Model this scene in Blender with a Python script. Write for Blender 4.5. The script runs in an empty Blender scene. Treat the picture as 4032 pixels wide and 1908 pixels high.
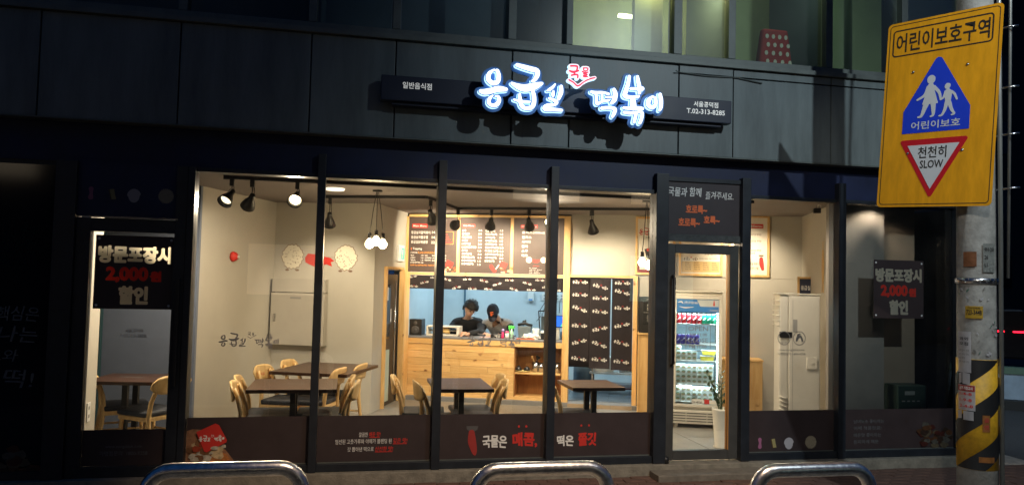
import bpy, bmesh, math, random
import numpy as np
from mathutils import Vector, Matrix
random.seed(7)
S = bpy.context.scene
C = S.collection
rad = math.radians

# ---------------------------------------------------------------- camera, world, exposure
cam = bpy.data.cameras.new("camera"); camo = bpy.data.objects.new("camera", cam); C.objects.link(camo)
cam.sensor_fit = 'HORIZONTAL'; cam.sensor_width = 36; cam.lens = 36 * 3030 / 4032
cam.clip_start = .05; cam.clip_end = 400
yaw, pit, rol = rad(11.76226), rad(2.79298), rad(1.36267)
fwd = Vector((math.sin(yaw), math.cos(yaw), 0)); rgt = Vector((math.cos(yaw), -math.sin(yaw), 0)); up = Vector((0, 0, 1))
f2 = fwd * math.cos(pit) + up * math.sin(pit); u2 = up * math.cos(pit) - fwd * math.sin(pit)
r3 = rgt * math.cos(rol) + u2 * math.sin(rol); u3 = u2 * math.cos(rol) - rgt * math.sin(rol)
camo.matrix_world = Matrix(((r3.x, u3.x, -f2.x, 0), (r3.y, u3.y, -f2.y, -7.0), (r3.z, u3.z, -f2.z, 1.8), (0, 0, 0, 1)))
S.camera = camo
W = bpy.data.worlds.new("World"); S.world = W; W.use_nodes = True
bg = W.node_tree.nodes["Background"]; bg.inputs[0].default_value = (.05, .25, .78, 1); bg.inputs[1].default_value = .085
S.view_settings.view_transform = 'Standard'; S.view_settings.look = 'None'
S.view_settings.exposure = 0; S.view_settings.gamma = 1
S.render.engine = 'CYCLES'
try:
    S.cycles.use_denoising = True; S.cycles.max_bounces = 8; S.cycles.transparent_max_bounces = 16
    S.cycles.diffuse_bounces = 4; S.cycles.glossy_bounces = 4; S.cycles.caustics_reflective = False; S.cycles.caustics_refractive = False
    S.cycles.sample_clamp_indirect = 4
except Exception: pass

def lamp(name, kind, loc, power, col, aim=None, size=.05, cone=60, blend=.6, parent=None, shape=None):
    l = bpy.data.lights.new(name, kind); o = bpy.data.objects.new(name, l); C.objects.link(o)
    l.energy = power; l.color = col
    if kind == 'AREA':
        l.size = size
        if shape: l.shape = 'RECTANGLE'; l.size = shape[0]; l.size_y = shape[1]
    else: l.shadow_soft_size = size
    if kind == 'SPOT': l.spot_size = rad(cone); l.spot_blend = blend
    o.location = loc
    if aim is not None: o.rotation_euler = (Vector(aim) - Vector(loc)).to_track_quat('-Z', 'Y').to_euler()
    if parent is not None: o.parent = parent
    return o
WARM = (1, .80, .50); COOL = (.64, .87, 1.0)
# two street lamps behind the camera, then an added fill spot
lamp("street_lamp_light", 'SPOT', (4.5, -6.2, 6.1), 780, (.80, .94, 1), (4.2, 0, 2.0), .04, 78, 1.0)
lamp("street_lamp_light", 'SPOT', (1.4, -5.2, 6.0), 1150, (1, .72, .46), (1.3, -.75, 0), .1, 47, .55)
lamp("street_lamp_light", 'SPOT', (-1.5, -9.5, 6.5), 960, (1, .95, .84), (4.5, -2, 2.2), .1, 26, .6)  # added spot, aimed to brighten the yellow sign and the pole

# ---------------------------------------------------------------- materials
MATS = {}
def mat(name, col, rough=.6, metal=0, emit=None, es=0, var=.12, vs=6, bump=0, bs=60, coat=0, spec=.5, stretch=(1, 1, 1)):
    if name in MATS: return MATS[name]
    m = bpy.data.materials.new(name); m.use_nodes = True; N = m.node_tree.nodes; L = m.node_tree.links
    b = N["Principled BSDF"]; b.inputs["Roughness"].default_value = rough; b.inputs["Metallic"].default_value = metal
    b.inputs["Specular IOR Level"].default_value = spec
    if coat: b.inputs["Coat Weight"].default_value = coat
    c = (*col, 1)
    b.inputs["Base Color"].default_value = c
    if var or bump:
        tc = N.new("ShaderNodeTexCoord"); mp = N.new("ShaderNodeMapping"); mp.inputs["Scale"].default_value = stretch
        L.new(tc.outputs["Object"], mp.inputs[0])
    if var:
        n = N.new("ShaderNodeTexNoise"); n.inputs["Scale"].default_value = vs; n.inputs["Detail"].default_value = 6; n.inputs["Roughness"].default_value = .65
        L.new(mp.outputs[0], n.inputs[0])
        r = N.new("ShaderNodeValToRGB"); r.color_ramp.elements[0].position = .3; r.color_ramp.elements[1].position = .7
        r.color_ramp.elements[0].color = (*[x * (1 - var) for x in col], 1); r.color_ramp.elements[1].color = (*[min(1, x * (1 + var)) for x in col], 1)
        L.new(n.outputs[0], r.inputs[0]); L.new(r.outputs[0], b.inputs["Base Color"])
        ma = N.new("ShaderNodeMapRange"); ma.inputs[3].default_value = max(.02, rough - .08); ma.inputs[4].default_value = min(1, rough + .1)
        L.new(n.outputs[0], ma.inputs[0]); L.new(ma.outputs[0], b.inputs["Roughness"])
    if bump:
        n2 = N.new("ShaderNodeTexNoise"); n2.inputs["Scale"].default_value = bs; n2.inputs["Detail"].default_value = 4
        L.new(mp.outputs[0], n2.inputs[0]); bp = N.new("ShaderNodeBump"); bp.inputs["Strength"].default_value = bump; bp.inputs["Distance"].default_value = .01
        L.new(n2.outputs[0], bp.inputs["Height"]); L.new(bp.outputs[0], b.inputs["Normal"])
    if es:
        b.inputs["Emission Color"].default_value = (*(emit or col), 1); b.inputs["Emission Strength"].default_value = es
    MATS[name] = m; return m
def wood(name, c1, c2, scale=(1, 14, 14), rough=.5, knots=0, knotcol=(.22, .08, .02)):
    m = bpy.data.materials.new(name); m.use_nodes = True; N = m.node_tree.nodes; L = m.node_tree.links; b = N["Principled BSDF"]
    tc = N.new("ShaderNodeTexCoord"); oi = N.new("ShaderNodeObjectInfo"); ad = N.new("ShaderNodeVectorMath"); ad.operation = 'ADD'
    sc = N.new("ShaderNodeVectorMath"); sc.operation = 'SCALE'; sc.inputs[3].default_value = 17
    cb = N.new("ShaderNodeCombineXYZ"); [L.new(oi.outputs["Random"], cb.inputs[i]) for i in range(3)]
    L.new(cb.outputs[0], sc.inputs[0]); L.new(tc.outputs["Object"], ad.inputs[0]); L.new(sc.outputs[0], ad.inputs[1])
    mp = N.new("ShaderNodeMapping"); mp.inputs["Scale"].default_value = scale; L.new(ad.outputs[0], mp.inputs[0])
    n = N.new("ShaderNodeTexNoise"); n.inputs["Scale"].default_value = 2.2; n.inputs["Detail"].default_value = 7; n.inputs["Distortion"].default_value = .8
    L.new(mp.outputs[0], n.inputs[0])
    r = N.new("ShaderNodeValToRGB"); r.color_ramp.elements[0].position = .35; r.color_ramp.elements[1].position = .68
    r.color_ramp.elements[0].color = (*c2, 1); r.color_ramp.elements[1].color = (*c1, 1); L.new(n.outputs[0], r.inputs[0])
    hs = N.new("ShaderNodeHueSaturation"); mr = N.new("ShaderNodeMapRange"); mr.inputs[3].default_value = .86; mr.inputs[4].default_value = 1.1
    L.new(oi.outputs["Random"], mr.inputs[0]); L.new(mr.outputs[0], hs.inputs["Value"]); L.new(r.outputs[0], hs.inputs["Color"])
    out = hs.outputs[0]
    if knots:
        mk = N.new("ShaderNodeMapping"); mk.inputs["Scale"].default_value = (knots, knots * 1.3, knots * 1.3); L.new(ad.outputs[0], mk.inputs[0])
        nz = N.new("ShaderNodeTexNoise"); nz.inputs["Scale"].default_value = 3; mx0 = N.new("ShaderNodeVectorMath"); mx0.operation = 'MULTIPLY_ADD'
        mx0.inputs[1].default_value = (.35, .35, .35); L.new(mk.outputs[0], nz.inputs[0]); L.new(nz.outputs["Color"], mx0.inputs[0]); L.new(mk.outputs[0], mx0.inputs[2])
        v = N.new("ShaderNodeTexVoronoi"); v.inputs["Scale"].default_value = 1; L.new(mx0.outputs[0], v.inputs[0])
        kr = N.new("ShaderNodeValToRGB"); kr.color_ramp.elements[0].position = .07; kr.color_ramp.elements[0].color = (1, 1, 1, 1)
        kr.color_ramp.elements[1].position = .17; kr.color_ramp.elements[1].color = (0, 0, 0, 1); L.new(v.outputs["Distance"], kr.inputs[0])
        mx = N.new("ShaderNodeMix"); mx.data_type = 'RGBA'; L.new(kr.outputs[0], mx.inputs["Factor"]); L.new(out, mx.inputs["A"]); mx.inputs["B"].default_value = (*knotcol, 1)
        out = mx.outputs["Result"]
    L.new(out, b.inputs["Base Color"]); b.inputs["Roughness"].default_value = rough
    bp = N.new("ShaderNodeBump"); bp.inputs["Strength"].default_value = .15; bp.inputs["Distance"].default_value = .004; L.new(n.outputs[0], bp.inputs["Height"]); L.new(bp.outputs[0], b.inputs["Normal"])
    MATS[name] = m; return m
def translucent(name, col, tr=.5):
    m = mat(name, col, .7, var=0); N = m.node_tree.nodes; L = m.node_tree.links; b = N['Principled BSDF']
    t = N.new('ShaderNodeBsdfTranslucent'); t.inputs[0].default_value = (*col, 1); x = N.new('ShaderNodeMixShader'); x.inputs[0].default_value = tr
    L.new(b.outputs[0], x.inputs[1]); L.new(t.outputs[0], x.inputs[2]); L.new(x.outputs[0], N['Material Output'].inputs[0]); return m
def glass(name, tint=(1, 1, 1), refl=.06, rough=.0, dust=.0):
    m = bpy.data.materials.new(name); m.use_nodes = True; N = m.node_tree.nodes; L = m.node_tree.links
    N.remove(N["Principled BSDF"]); o = N["Material Output"]
    t = N.new("ShaderNodeBsdfTransparent"); t.inputs[0].default_value = (*tint, 1)
    g = N.new("ShaderNodeBsdfGlossy"); g.inputs["Roughness"].default_value = rough
    fr = N.new("ShaderNodeFresnel"); fr.inputs[0].default_value = 1.5
    mu = N.new("ShaderNodeMath"); mu.operation = 'MULTIPLY'; mu.inputs[1].default_value = refl / .04
    L.new(fr.outputs[0], mu.inputs[0]); mx = N.new("ShaderNodeMixShader"); L.new(mu.outputs[0], mx.inputs[0]); L.new(t.outputs[0], mx.inputs[1]); L.new(g.outputs[0], mx.inputs[2])
    last = mx
    if dust:
        d = N.new("ShaderNodeBsdfDiffuse"); d.inputs[0].default_value = (.5, .48, .45, 1)
        tc = N.new("ShaderNodeTexCoord"); n = N.new("ShaderNodeTexNoise"); n.inputs["Scale"].default_value = 3; n.inputs["Detail"].default_value = 9; L.new(tc.outputs["Object"], n.inputs[0])
        mr = N.new("ShaderNodeMapRange"); mr.inputs[1].default_value = .4; mr.inputs[2].default_value = .8; mr.inputs[3].default_value = dust * .3; mr.inputs[4].default_value = dust; L.new(n.outputs[0], mr.inputs[0])
        m2 = N.new("ShaderNodeMixShader"); L.new(mr.outputs[0], m2.inputs[0]); L.new(mx.outputs[0], m2.inputs[1]); L.new(d.outputs[0], m2.inputs[2]); last = m2
    L.new(last.outputs[0], o.inputs[0]); MATS[name] = m; return m

frame_m = mat('dark_metal_frame', (.014, .018, .025), .42, .0, var=.25, vs=9, bump=.04)
navy_m = mat('navy_panel', (.005, .011, .048), .55, var=.3, vs=3)  # navy metal, its blue deepened to stand for the sign's light on the lintel
clad_m = mat('grey_cladding', (.125, .150, .152), .45, .0, var=.30, vs=1.6, bump=.05, bs=30, stretch=(3.2, 3.2, .5))
sill_m = mat('window_sill_metal', (.12, .135, .125), .5, .2, var=.2)
bandm = mat('sign_band_navy', (.008, .013, .035), .45, var=.1)
film_m = mat('brown_film', (.046, .033, .034), .38, var=.15, vs=4)
wall_m = mat('plaster_wall', (.50, .47, .41), .85, var=.05, vs=2, bump=.08, bs=120)
wall2_m = mat('blue_grey_wall', (.17, .20, .27), .85, var=.05, bump=.05)
ceil_m = mat('ceiling_paint', (.20, .175, .165), .8, var=.08, vs=2)
floor_m = mat('shop_floor', (.24, .22, .19), .45, var=.18, vs=5, bump=.05)
kwall_m = mat('kitchen_wall', (.62, .70, .74), .45, var=.04)
kfloor_m = mat('kitchen_tile', (.12, .14, .16), .3, var=.3, vs=8)
pine_m = wood('pine', (.86, .57, .25), (.72, .42, .15), (1.2, 9, 16), .5, 4.2)
pine_v = wood('pine_upright', (.86, .57, .25), (.72, .42, .15), (9, 9, 1.1), .5, 3.6)
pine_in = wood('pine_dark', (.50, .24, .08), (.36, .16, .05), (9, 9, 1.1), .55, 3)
beech_m = wood('beech', (.86, .62, .30), (.74, .48, .20), (8, 8, 1.5), .4)
walnut_m = wood('walnut', (.085, .040, .022), (.050, .022, .013), (1.5, 14, 14), .35)
black_m = mat('black_metal', (.012, .012, .013), .45, var=.1)
blackp = mat('black_plastic', (.015, .015, .017), .35, var=.1)
cush_m = mat('charcoal_cushion', (.03, .034, .045), .6, var=.2, bump=.1)
white_m = mat('white_print', (.80, .78, .74), .6, var=0)
greyp = mat('grey_print', (.30, .29, .28), .7, var=0)
dimp = mat('worn_grey_print', (.12, .125, .13), .7, var=.3, vs=40)  # dark grey print, mottled at random
red_m = mat('red_print', (.62, .035, .025), .5, var=.05)
orange_m = mat('orange_print', (.80, .16, .045), .6, var=0)
orange2 = mat('amber_print', (.85, .32, .03), .6, var=0)
brownp = mat('brown_print', (.20, .12, .08), .7, var=0)
board_m = mat('menu_board_face', (.075, .050, .042), .55, var=.08)
noren_m = mat('noren_cloth', (.045, .036, .040), .9, var=.12, vs=30, bump=.15, bs=220)
cream_m = mat('cream_print', (.78, .72, .58), .7, var=.05)
pink_m = mat('pink_print', (.62, .22, .42), .6, var=0)
paper_m = mat('poster_paper', (.80, .74, .64), .6, var=.03)
steel_m = mat('brushed_steel', (.55, .55, .56), .22, 1, var=.1, vs=14, bump=.03)
chrome_m = mat('scratched_chrome', (.78, .78, .78), .30, 1, var=.3, vs=24, bump=.12, bs=90)
appl_m = mat('appliance_white', (.74, .70, .62), .4, var=.04)
whitep = mat('white_plastic', (.78, .78, .76), .4, var=.03)
conc_m = mat('concrete', (.27, .25, .22), .85, var=.3, vs=7, bump=.5, bs=45)
plinth_m = mat('plinth_concrete', (.22, .20, .16), .9, var=.35, vs=9, bump=.5, bs=60)
asph_m = mat('asphalt', (.05, .05, .052), .85, var=.35, vs=30, bump=.5, bs=200)
skin_m = mat('skin', (.62, .36, .25), .5, var=.06)
hair_m = mat('black_hair', (.012, .010, .010), .45, var=.3, vs=40, stretch=(1, 1, 6), bump=.4, bs=90)
pane_m = glass('storefront_glass', (.97, .98, .97), .045, .0, .012)
pane2_m = glass('upper_window_glass', (.80, .85, .82), .02, .3, .012)

# ---------------------------------------------------------------- geometry helpers
def bx(bm, x0, x1, y0, y1, z0, z1, M=None):
    vs = [bm.verts.new(v) for v in ((x0, y0, z0), (x1, y0, z0), (x1, y1, z0), (x0, y1, z0), (x0, y0, z1), (x1, y0, z1), (x1, y1, z1), (x0, y1, z1))]
    for f in ((3, 2, 1, 0), (4, 5, 6, 7), (0, 1, 5, 4), (1, 2, 6, 5), (2, 3, 7, 6), (3, 0, 4, 7)): bm.faces.new([vs[i] for i in f])
    if M is not None:
        for v in vs: v.co = M @ v.co
    return vs
def tube(bm, pts, r, n=8, cap=True, closed=False):
    pts = [Vector(p) for p in pts]; rs = r if isinstance(r, (list, tuple)) else [r] * len(pts)
    rings = []; prev = None
    for i, p in enumerate(pts):
        a = pts[i - 1] if i > 0 else (pts[-1] if closed else p); b = pts[i + 1] if i < len(pts) - 1 else (pts[0] if closed else p)
        t = (b - a).normalized()
        if prev is None:
            u = t.orthogonal().normalized()
        else:
            u = (prev - t * prev.dot(t))
            u = u.normalized() if u.length > 1e-6 else t.orthogonal().normalized()
        prev = u; w = t.cross(u)
        rings.append([bm.verts.new(p + (u * math.cos(2 * math.pi * k / n) + w * math.sin(2 * math.pi * k / n)) * rs[i]) for k in range(n)])
    m = len(rings)
    for i in range(m if closed else m - 1):
        A, B = rings[i], rings[(i + 1) % m]
        for k in range(n):
            f = bm.faces.new((A[k], A[(k + 1) % n], B[(k + 1) % n], B[k])); f.smooth = True
    if cap and not closed:
        bm.faces.new(rings[0][::-1]); bm.faces.new(rings[-1])
def lathe(bm, prof, c=(0, 0, 0), n=20, M=None, smooth=True):
    rings = []
    for r, z in prof:
        rings.append([bm.verts.new((c[0] + max(r, 1e-4) * math.cos(2 * math.pi * k / n), c[1] + max(r, 1e-4) * math.sin(2 * math.pi * k / n), c[2] + z)) for k in range(n)])
    for A, B in zip(rings, rings[1:]):
        for k in range(n):
            f = bm.faces.new((A[k], A[(k + 1) % n], B[(k + 1) % n], B[k])); f.smooth = smooth
    bm.faces.new(rings[0][::-1]); bm.faces.new(rings[-1])
    if M is not None:
        for R_ in rings:
            for v in R_: v.co = M @ v.co
def prism(bm, pts, y0, y1):   # outline in x,z extruded along y
    a = [bm.verts.new((x, y0, z)) for x, z in pts]; b = [bm.verts.new((x, y1, z)) for x, z in pts]
    bm.faces.new(a); bm.faces.new(b[::-1])
    n = len(pts)
    for i in range(n): bm.faces.new((a[(i + 1) % n], a[i], b[i], b[(i + 1) % n]))
def rrect(x0, x1, z0, z1, r, k=4):
    P = []
    for cx, cz, a0 in ((x1 - r, z1 - r, 0), (x0 + r, z1 - r, 90), (x0 + r, z0 + r, 180), (x1 - r, z0 + r, 270)):
        for i in range(k + 1):
            a = rad(a0 + 90 * i / k); P.append((cx + r * math.cos(a), cz + r * math.sin(a)))
    return P
def ell(cx, cz, rx, rz, n=24, top=1.0):
    return [(cx + rx * math.cos(2 * math.pi * i / n) * (top if math.sin(2 * math.pi * i / n) > 0 else 1), cz + rz * math.sin(2 * math.pi * i / n)) for i in range(n)]
def ico(bm, c, r, sub=2, sc=(1, 1, 1)):
    res = bmesh.ops.create_icosphere(bm, subdivisions=sub, radius=1)
    for v in res['verts']: v.co = Vector((c[0] + v.co.x * r * sc[0], c[1] + v.co.y * r * sc[1], c[2] + v.co.z * r * sc[2]))
    for v in res['verts']:
        for f in v.link_faces: f.smooth = True
    return res['verts']
def bevel(bm, w, seg=2):
    bmesh.ops.bevel(bm, geom=list(bm.edges), offset=w, segments=seg, profile=.6, affect='EDGES', clamp_overlap=True)
def link(name, me, parent=None, loc=None, rot=None, mats=None):
    o = bpy.data.objects.new(name, me); C.objects.link(o)
    if parent is not None: o.parent = parent
    if loc is not None: o.location = loc
    if rot is not None: o.rotation_euler = rot
    return o
def obj(name, bm, m, parent=None, loc=None, rot=None, bev=0, seg=2, norm=True):
    if bev: bevel(bm, bev, seg)
    if norm: bmesh.ops.recalc_face_normals(bm, faces=bm.faces)
    me = bpy.data.meshes.new(name); bm.to_mesh(me); bm.free()
    for x in (m if isinstance(m, (list, tuple)) else [m]): me.materials.append(x)
    return link(name, me, parent, loc, rot)
def box(name, x0, x1, y0, y1, z0, z1, m, parent=None, bev=0, loc=None, rot=None):
    bm = bmesh.new(); bx(bm, x0, x1, y0, y1, z0, z1); return obj(name, bm, m, parent, loc, rot, bev)
def plate(name, pts, y, m, parent=None, th=.0012, loc=None, rot=None):
    bm = bmesh.new(); prism(bm, pts, y - th, y); return obj(name, bm, m, parent, loc, rot)
def thing(name, label, cat, loc=(0, 0, 0), rotz=0, group=None):
    o = bpy.data.objects.new(name, None); C.objects.link(o); o.empty_display_size = .1
    o.location = loc; o.rotation_euler = (0, 0, rotz); o['label'] = label; o['category'] = cat
    if group: o['group'] = group
    return o
def tag(o, label, cat, group=None):
    o['label'] = label; o['category'] = cat
    if group: o['group'] = group
    return o
def struct(o): o['kind'] = 'structure'; return o
def dup(root, loc=None, rotz=None, label=None, group=None, rot=None):
    r = root.copy(); C.objects.link(r)
    if loc is not None: r.location = loc
    if rotz is not None: r.rotation_euler = (0, 0, rotz)
    if rot is not None: r.rotation_euler = rot
    if label: r['label'] = label
    if group: r['group'] = group
    def kids(a, b):
        for ch in list(a.children):
            c = ch.copy(); C.objects.link(c); c.parent = b; kids(ch, c)
    kids(root, r)
    return r
# the dining room is turned 21.1 degrees against the facade: u along its back wall, v into the depth
A = rad(21.1); RA = -A
ROOM = Matrix.Translation((0, -7, 0)) @ Matrix.Rotation(-A, 4, 'Z')
def P(u, v, z=0): return ROOM @ Vector((u, v, z))
def rbox(name, u0, u1, v0, v1, z0, z1, m, bev=0):
    return box(name, u0, u1, v0, v1, z0, z1, m, None, bev, (0, -7, 0), (0, 0, -A))

_glyph = {}
def eval_lines(lines, bold, res=2):
    """lay all missing lines out in one text object (one per row) and split the result again"""
    lines = [l for l in dict.fromkeys(lines) if (l, bold, res) not in _glyph and l.strip()]
    if not lines: return
    sc = bpy.data.scenes.new('font_scene'); cu = bpy.data.curves.new('t', 'FONT'); cu.body = "\n".join(lines); cu.size = 1; cu.offset = bold
    cu.space_line = 3; cu.resolution_u = res; o = bpy.data.objects.new('t', cu); sc.collection.objects.link(o); sc.view_layers[0].update()
    me = bpy.data.meshes.new_from_object(o.evaluated_get(sc.view_layers[0].depsgraph)); n = len(me.vertices); a = np.empty(n * 3, np.float32); me.vertices.foreach_get('co', a); a = a.reshape(-1, 3)
    rows = {}
    for p in me.polygons:
        v = tuple(p.vertices); rows.setdefault(int(math.floor((1.6 - a[v[0], 1]) / 3)), []).append(v)
    for k, l in enumerate(lines):
        pol = rows.get(k, []); ids = sorted({i for q in pol for i in q}); ix = {i: j for j, i in enumerate(ids)}
        c = a[ids][:, :2].copy() if ids else np.zeros((0, 2)); 
        if ids: c[:, 1] += 3 * k; c -= np.array([c[:, 0].min(), 0])
        _glyph[(l, bold, res)] = (c, [tuple(ix[i] for i in q) for q in pol])
    bpy.data.meshes.remove(me); bpy.data.objects.remove(o); bpy.data.curves.remove(cu); bpy.data.scenes.remove(sc)
_pending = []
def text(s, m, parent, x0, x1, z0, z1, y, name='lettering', bold=.02, shear=0, ls=1.0, align='LEFT', wob=0, post=None):
    """flat lettering standing in the x-z plane, facing -y, fitted to the box x0..x1, z0..z1 (filled in later, all at once)"""
    me = bpy.data.meshes.new(name); me.materials.append(m); o = link(name, me, parent)
    _pending.append((me, s, .016 if bold >= .012 else .004, x0, x1, z0, z1, y, shear, align, wob, post)); return o
def flush_text():
    for bd in (.004, .016): eval_lines([l for t in _pending if t[2] == bd for l in t[1].split("\n")], bd)
    for me, s, bd, x0, x1, z0, z1, y, shear, align, wob, post in _pending:
        L_ = s.split("\n"); V = []; F = []; W_ = [_glyph[(l, bd, 2)][0][:, 0].max() if l.strip() else 0 for l in L_]; mw = max(W_)
        pitch = 1.45; off = 0
        for k, l in enumerate(L_):
            if not l.strip(): continue
            c, pol = _glyph[(l, bd, 2)]; n = len(V); dx = mw - W_[k] if align == 'RIGHT' else 0
            V += [(a + dx + shear * b, b - pitch * k) for a, b in c.tolist()]; F += [tuple(i + n for i in q) for q in pol]
        A_ = np.array(V); mn = A_.min(0); mx = A_.max(0); X = x0 + (A_[:, 0] - mn[0]) * (x1 - x0) / (mx[0] - mn[0]); Z = z0 + (A_[:, 1] - mn[1]) * (z1 - z0) / (mx[1] - mn[1])
        if wob:
            h = z1 - z0; ph = x0 * 7; Z = Z + wob * h * np.sin((X - x0) / h * 1.9 + ph); X = X + wob * h * .5 * np.sin((Z - z0) / h * 4 + (X - x0) / h * 2.3)
        co = np.stack([X, np.full_like(X, y), Z], 1).tolist()
        if post: co = [post(*q) for q in co]
        me.from_pydata(co, [], F); me.update()
    _pending.clear()

def grid(x0, x1, z0, z1, h):
    nx = int((x1 - x0) / h) + 2; nz = int((z1 - z0) / h) + 2
    return np.meshgrid(x0 + np.arange(nx) * h, z0 + np.arange(nz) * h, indexing='ij')
def f_strokes(X, Z, strokes):
    F = np.full(X.shape, -9.0)
    for s in strokes:
        q = []
        for i in range(len(s) - 1):
            p0 = s[max(i - 1, 0)]; p1 = s[i]; p2 = s[i + 1]; p3 = s[min(i + 2, len(s) - 1)]
            for k in range(4):
                t = k / 4
                q.append(tuple(.5 * (2 * p1[j] + (p2[j] - p0[j]) * t + (2 * p0[j] - 5 * p1[j] + 4 * p2[j] - p3[j]) * t * t + (3 * p1[j] - p0[j] - 3 * p2[j] + p3[j]) * t ** 3) for j in range(3)))
        q.append(s[-1])
        for a, b in zip(q, q[1:]):
            dx, dz = b[0] - a[0], b[1] - a[1]; l2 = dx * dx + dz * dz + 1e-12
            t = np.clip(((X - a[0]) * dx + (Z - a[1]) * dz) / l2, 0, 1)
            F = np.maximum(F, (a[2] + (b[2] - a[2]) * t) / 2 - np.hypot(X - a[0] - t * dx, Z - a[1] - t * dz))
    return F
def f_edges(X, Z, E):   # closed outlines given as edges: signed distance, inside by parity
    ins = np.zeros(X.shape, bool); dm = np.full(X.shape, 9.0)
    for a, b in E:
        dx, dz = b[0] - a[0], b[1] - a[1]; l2 = dx * dx + dz * dz + 1e-12
        t = np.clip(((X - a[0]) * dx + (Z - a[1]) * dz) / l2, 0, 1); dm = np.minimum(dm, np.hypot(X - a[0] - t * dx, Z - a[1] - t * dz))
        c = ((a[1] > Z) != (b[1] > Z)) & (X < (b[0] - a[0]) * (Z - a[1]) / (b[1] - a[1] + 1e-12) + a[0]); ins ^= c
    return np.where(ins, dm, -dm)
def march(F, X, Z):
    F = F.copy(); F[np.abs(F) < 1e-9] = 1e-9
    vid = {}; vs = []; fs = []
    def vert(k, x, z):
        if k not in vid: vid[k] = len(vs); vs.append((x, z))
        return vid[k]
    pos = F > 0; act = pos[:-1, :-1] | pos[1:, :-1] | pos[1:, 1:] | pos[:-1, 1:]
    for i, j in zip(*np.nonzero(act)):
        co = ((i, j), (i + 1, j), (i + 1, j + 1), (i, j + 1)); f = []
        for k in range(4):
            a, b = co[k], co[(k + 1) % 4]; fa, fb = F[a], F[b]
            if fa > 0: f.append(vert(a, X[a], Z[a]))
            if (fa > 0) != (fb > 0):
                t = fa / (fa - fb); f.append(vert((min(a, b), max(a, b)), X[a] + (X[b] - X[a]) * t, Z[a] + (Z[b] - Z[a]) * t))
        if len(f) >= 3: fs.append(tuple(f))
    return vs, fs
def sdf_mesh(strokes, h, grow=0, polys=()):
    """union of brush strokes (x, z, width) and outlines as clean flat polygons"""
    P_ = [p for s in strokes for p in s] + [(a, b, 0) for q in polys for a, b in q]
    x0 = min(p[0] - p[2] / 2 for p in P_) - grow - 2 * h; x1 = max(p[0] + p[2] / 2 for p in P_) + grow + 2 * h
    z0 = min(p[1] - p[2] / 2 for p in P_) - grow - 2 * h; z1 = max(p[1] + p[2] / 2 for p in P_) + grow + 2 * h
    X, Z = grid(x0, x1, z0, z1, h); F = f_strokes(X, Z, strokes)
    for q in polys: F = np.maximum(F, f_edges(X, Z, list(zip(q, q[1:] + q[:1]))))
    return march(F + grow, X, Z)
_ed = {}
HEAVY = ["방문포장시", "2,000", "원", "할인", "호로록~", "호록~", "국물은", "매콤,", "떡은", "쫄깃"]
def text_edges(s, x0, x1, z0, z1):
    """outline edges of a line of lettering fitted to a box"""
    if s not in _ed:
        eval_lines(HEAVY, 0, 3); c, pol = _glyph[(s, 0, 3)]; n = {}
        for v in pol:
            for a, b in zip(v, v[1:] + v[:1]): n[(min(a, b), max(a, b))] = n.get((min(a, b), max(a, b)), 0) + 1
        mn = c.min(0); mx = c.max(0); co = ((c - mn) / (mx - mn)).tolist(); _ed[s] = [(co[a], co[b]) for (a, b), k in n.items() if k == 1]
    f = lambda p: (x0 + p[0] * (x1 - x0), z0 + p[1] * (z1 - z0))
    return [(f(a), f(b)) for a, b in _ed[s]]
def btext(s, m, parent, x0, x1, z0, z1, y, grow=.003, h=None, wob=0, name='lettering'):
    """heavy lettering: outlines thickened by a clean offset"""
    hh = z1 - z0; h = h or hh / 26; g = grow; E = text_edges(s, x0 + g, x1 - g, z0 + g, z1 - g)
    X, Z = grid(x0 - 2 * h, x1 + 2 * h, z0 - 2 * h, z1 + 2 * h, h); vs, fs = march(f_edges(X, Z, E) + g, X, Z)
    if wob: vs = [(x + wob * hh * .4 * math.sin((z - z0) / hh * 4 + (x - x0) / hh * 2.3), z + wob * hh * math.sin((x - x0) / hh * 1.9)) for x, z in vs]
    me = bpy.data.meshes.new(name); me.from_pydata([(x, y, z) for x, z in vs], [], fs); me.materials.append(m); me.update()
    return link(name, me, parent)
def sdf_obj(name, strokes, h, y0, y1, m, parent=None, grow=0, polys=(), side_m=None, flat=False):
    vs, fs = sdf_mesh(strokes, h, grow, polys); n = len(vs)
    V = [(x, y0, z) for x, z in vs]; Fc = list(fs); mi = [0] * len(fs)
    if not flat:
        V += [(x, y1, z) for x, z in vs]; cnt = {}
        for f in fs:
            for a, b in zip(f, f[1:] + f[:1]): cnt[(a, b)] = 1
        for (a, b) in list(cnt):
            if (b, a) not in cnt: Fc.append((b, a, a + n, b + n)); mi.append(1 if side_m else 0)
        Fc += [tuple(i + n for i in f[::-1]) for f in fs]; mi += [1 if side_m else 0] * len(fs)
    me = bpy.data.meshes.new(name); me.from_pydata(V, [], Fc); me.materials.append(m)
    if side_m: me.materials.append(side_m)
    me.polygons.foreach_set('material_index', mi); me.update()
    return link(name, me, parent)

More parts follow.
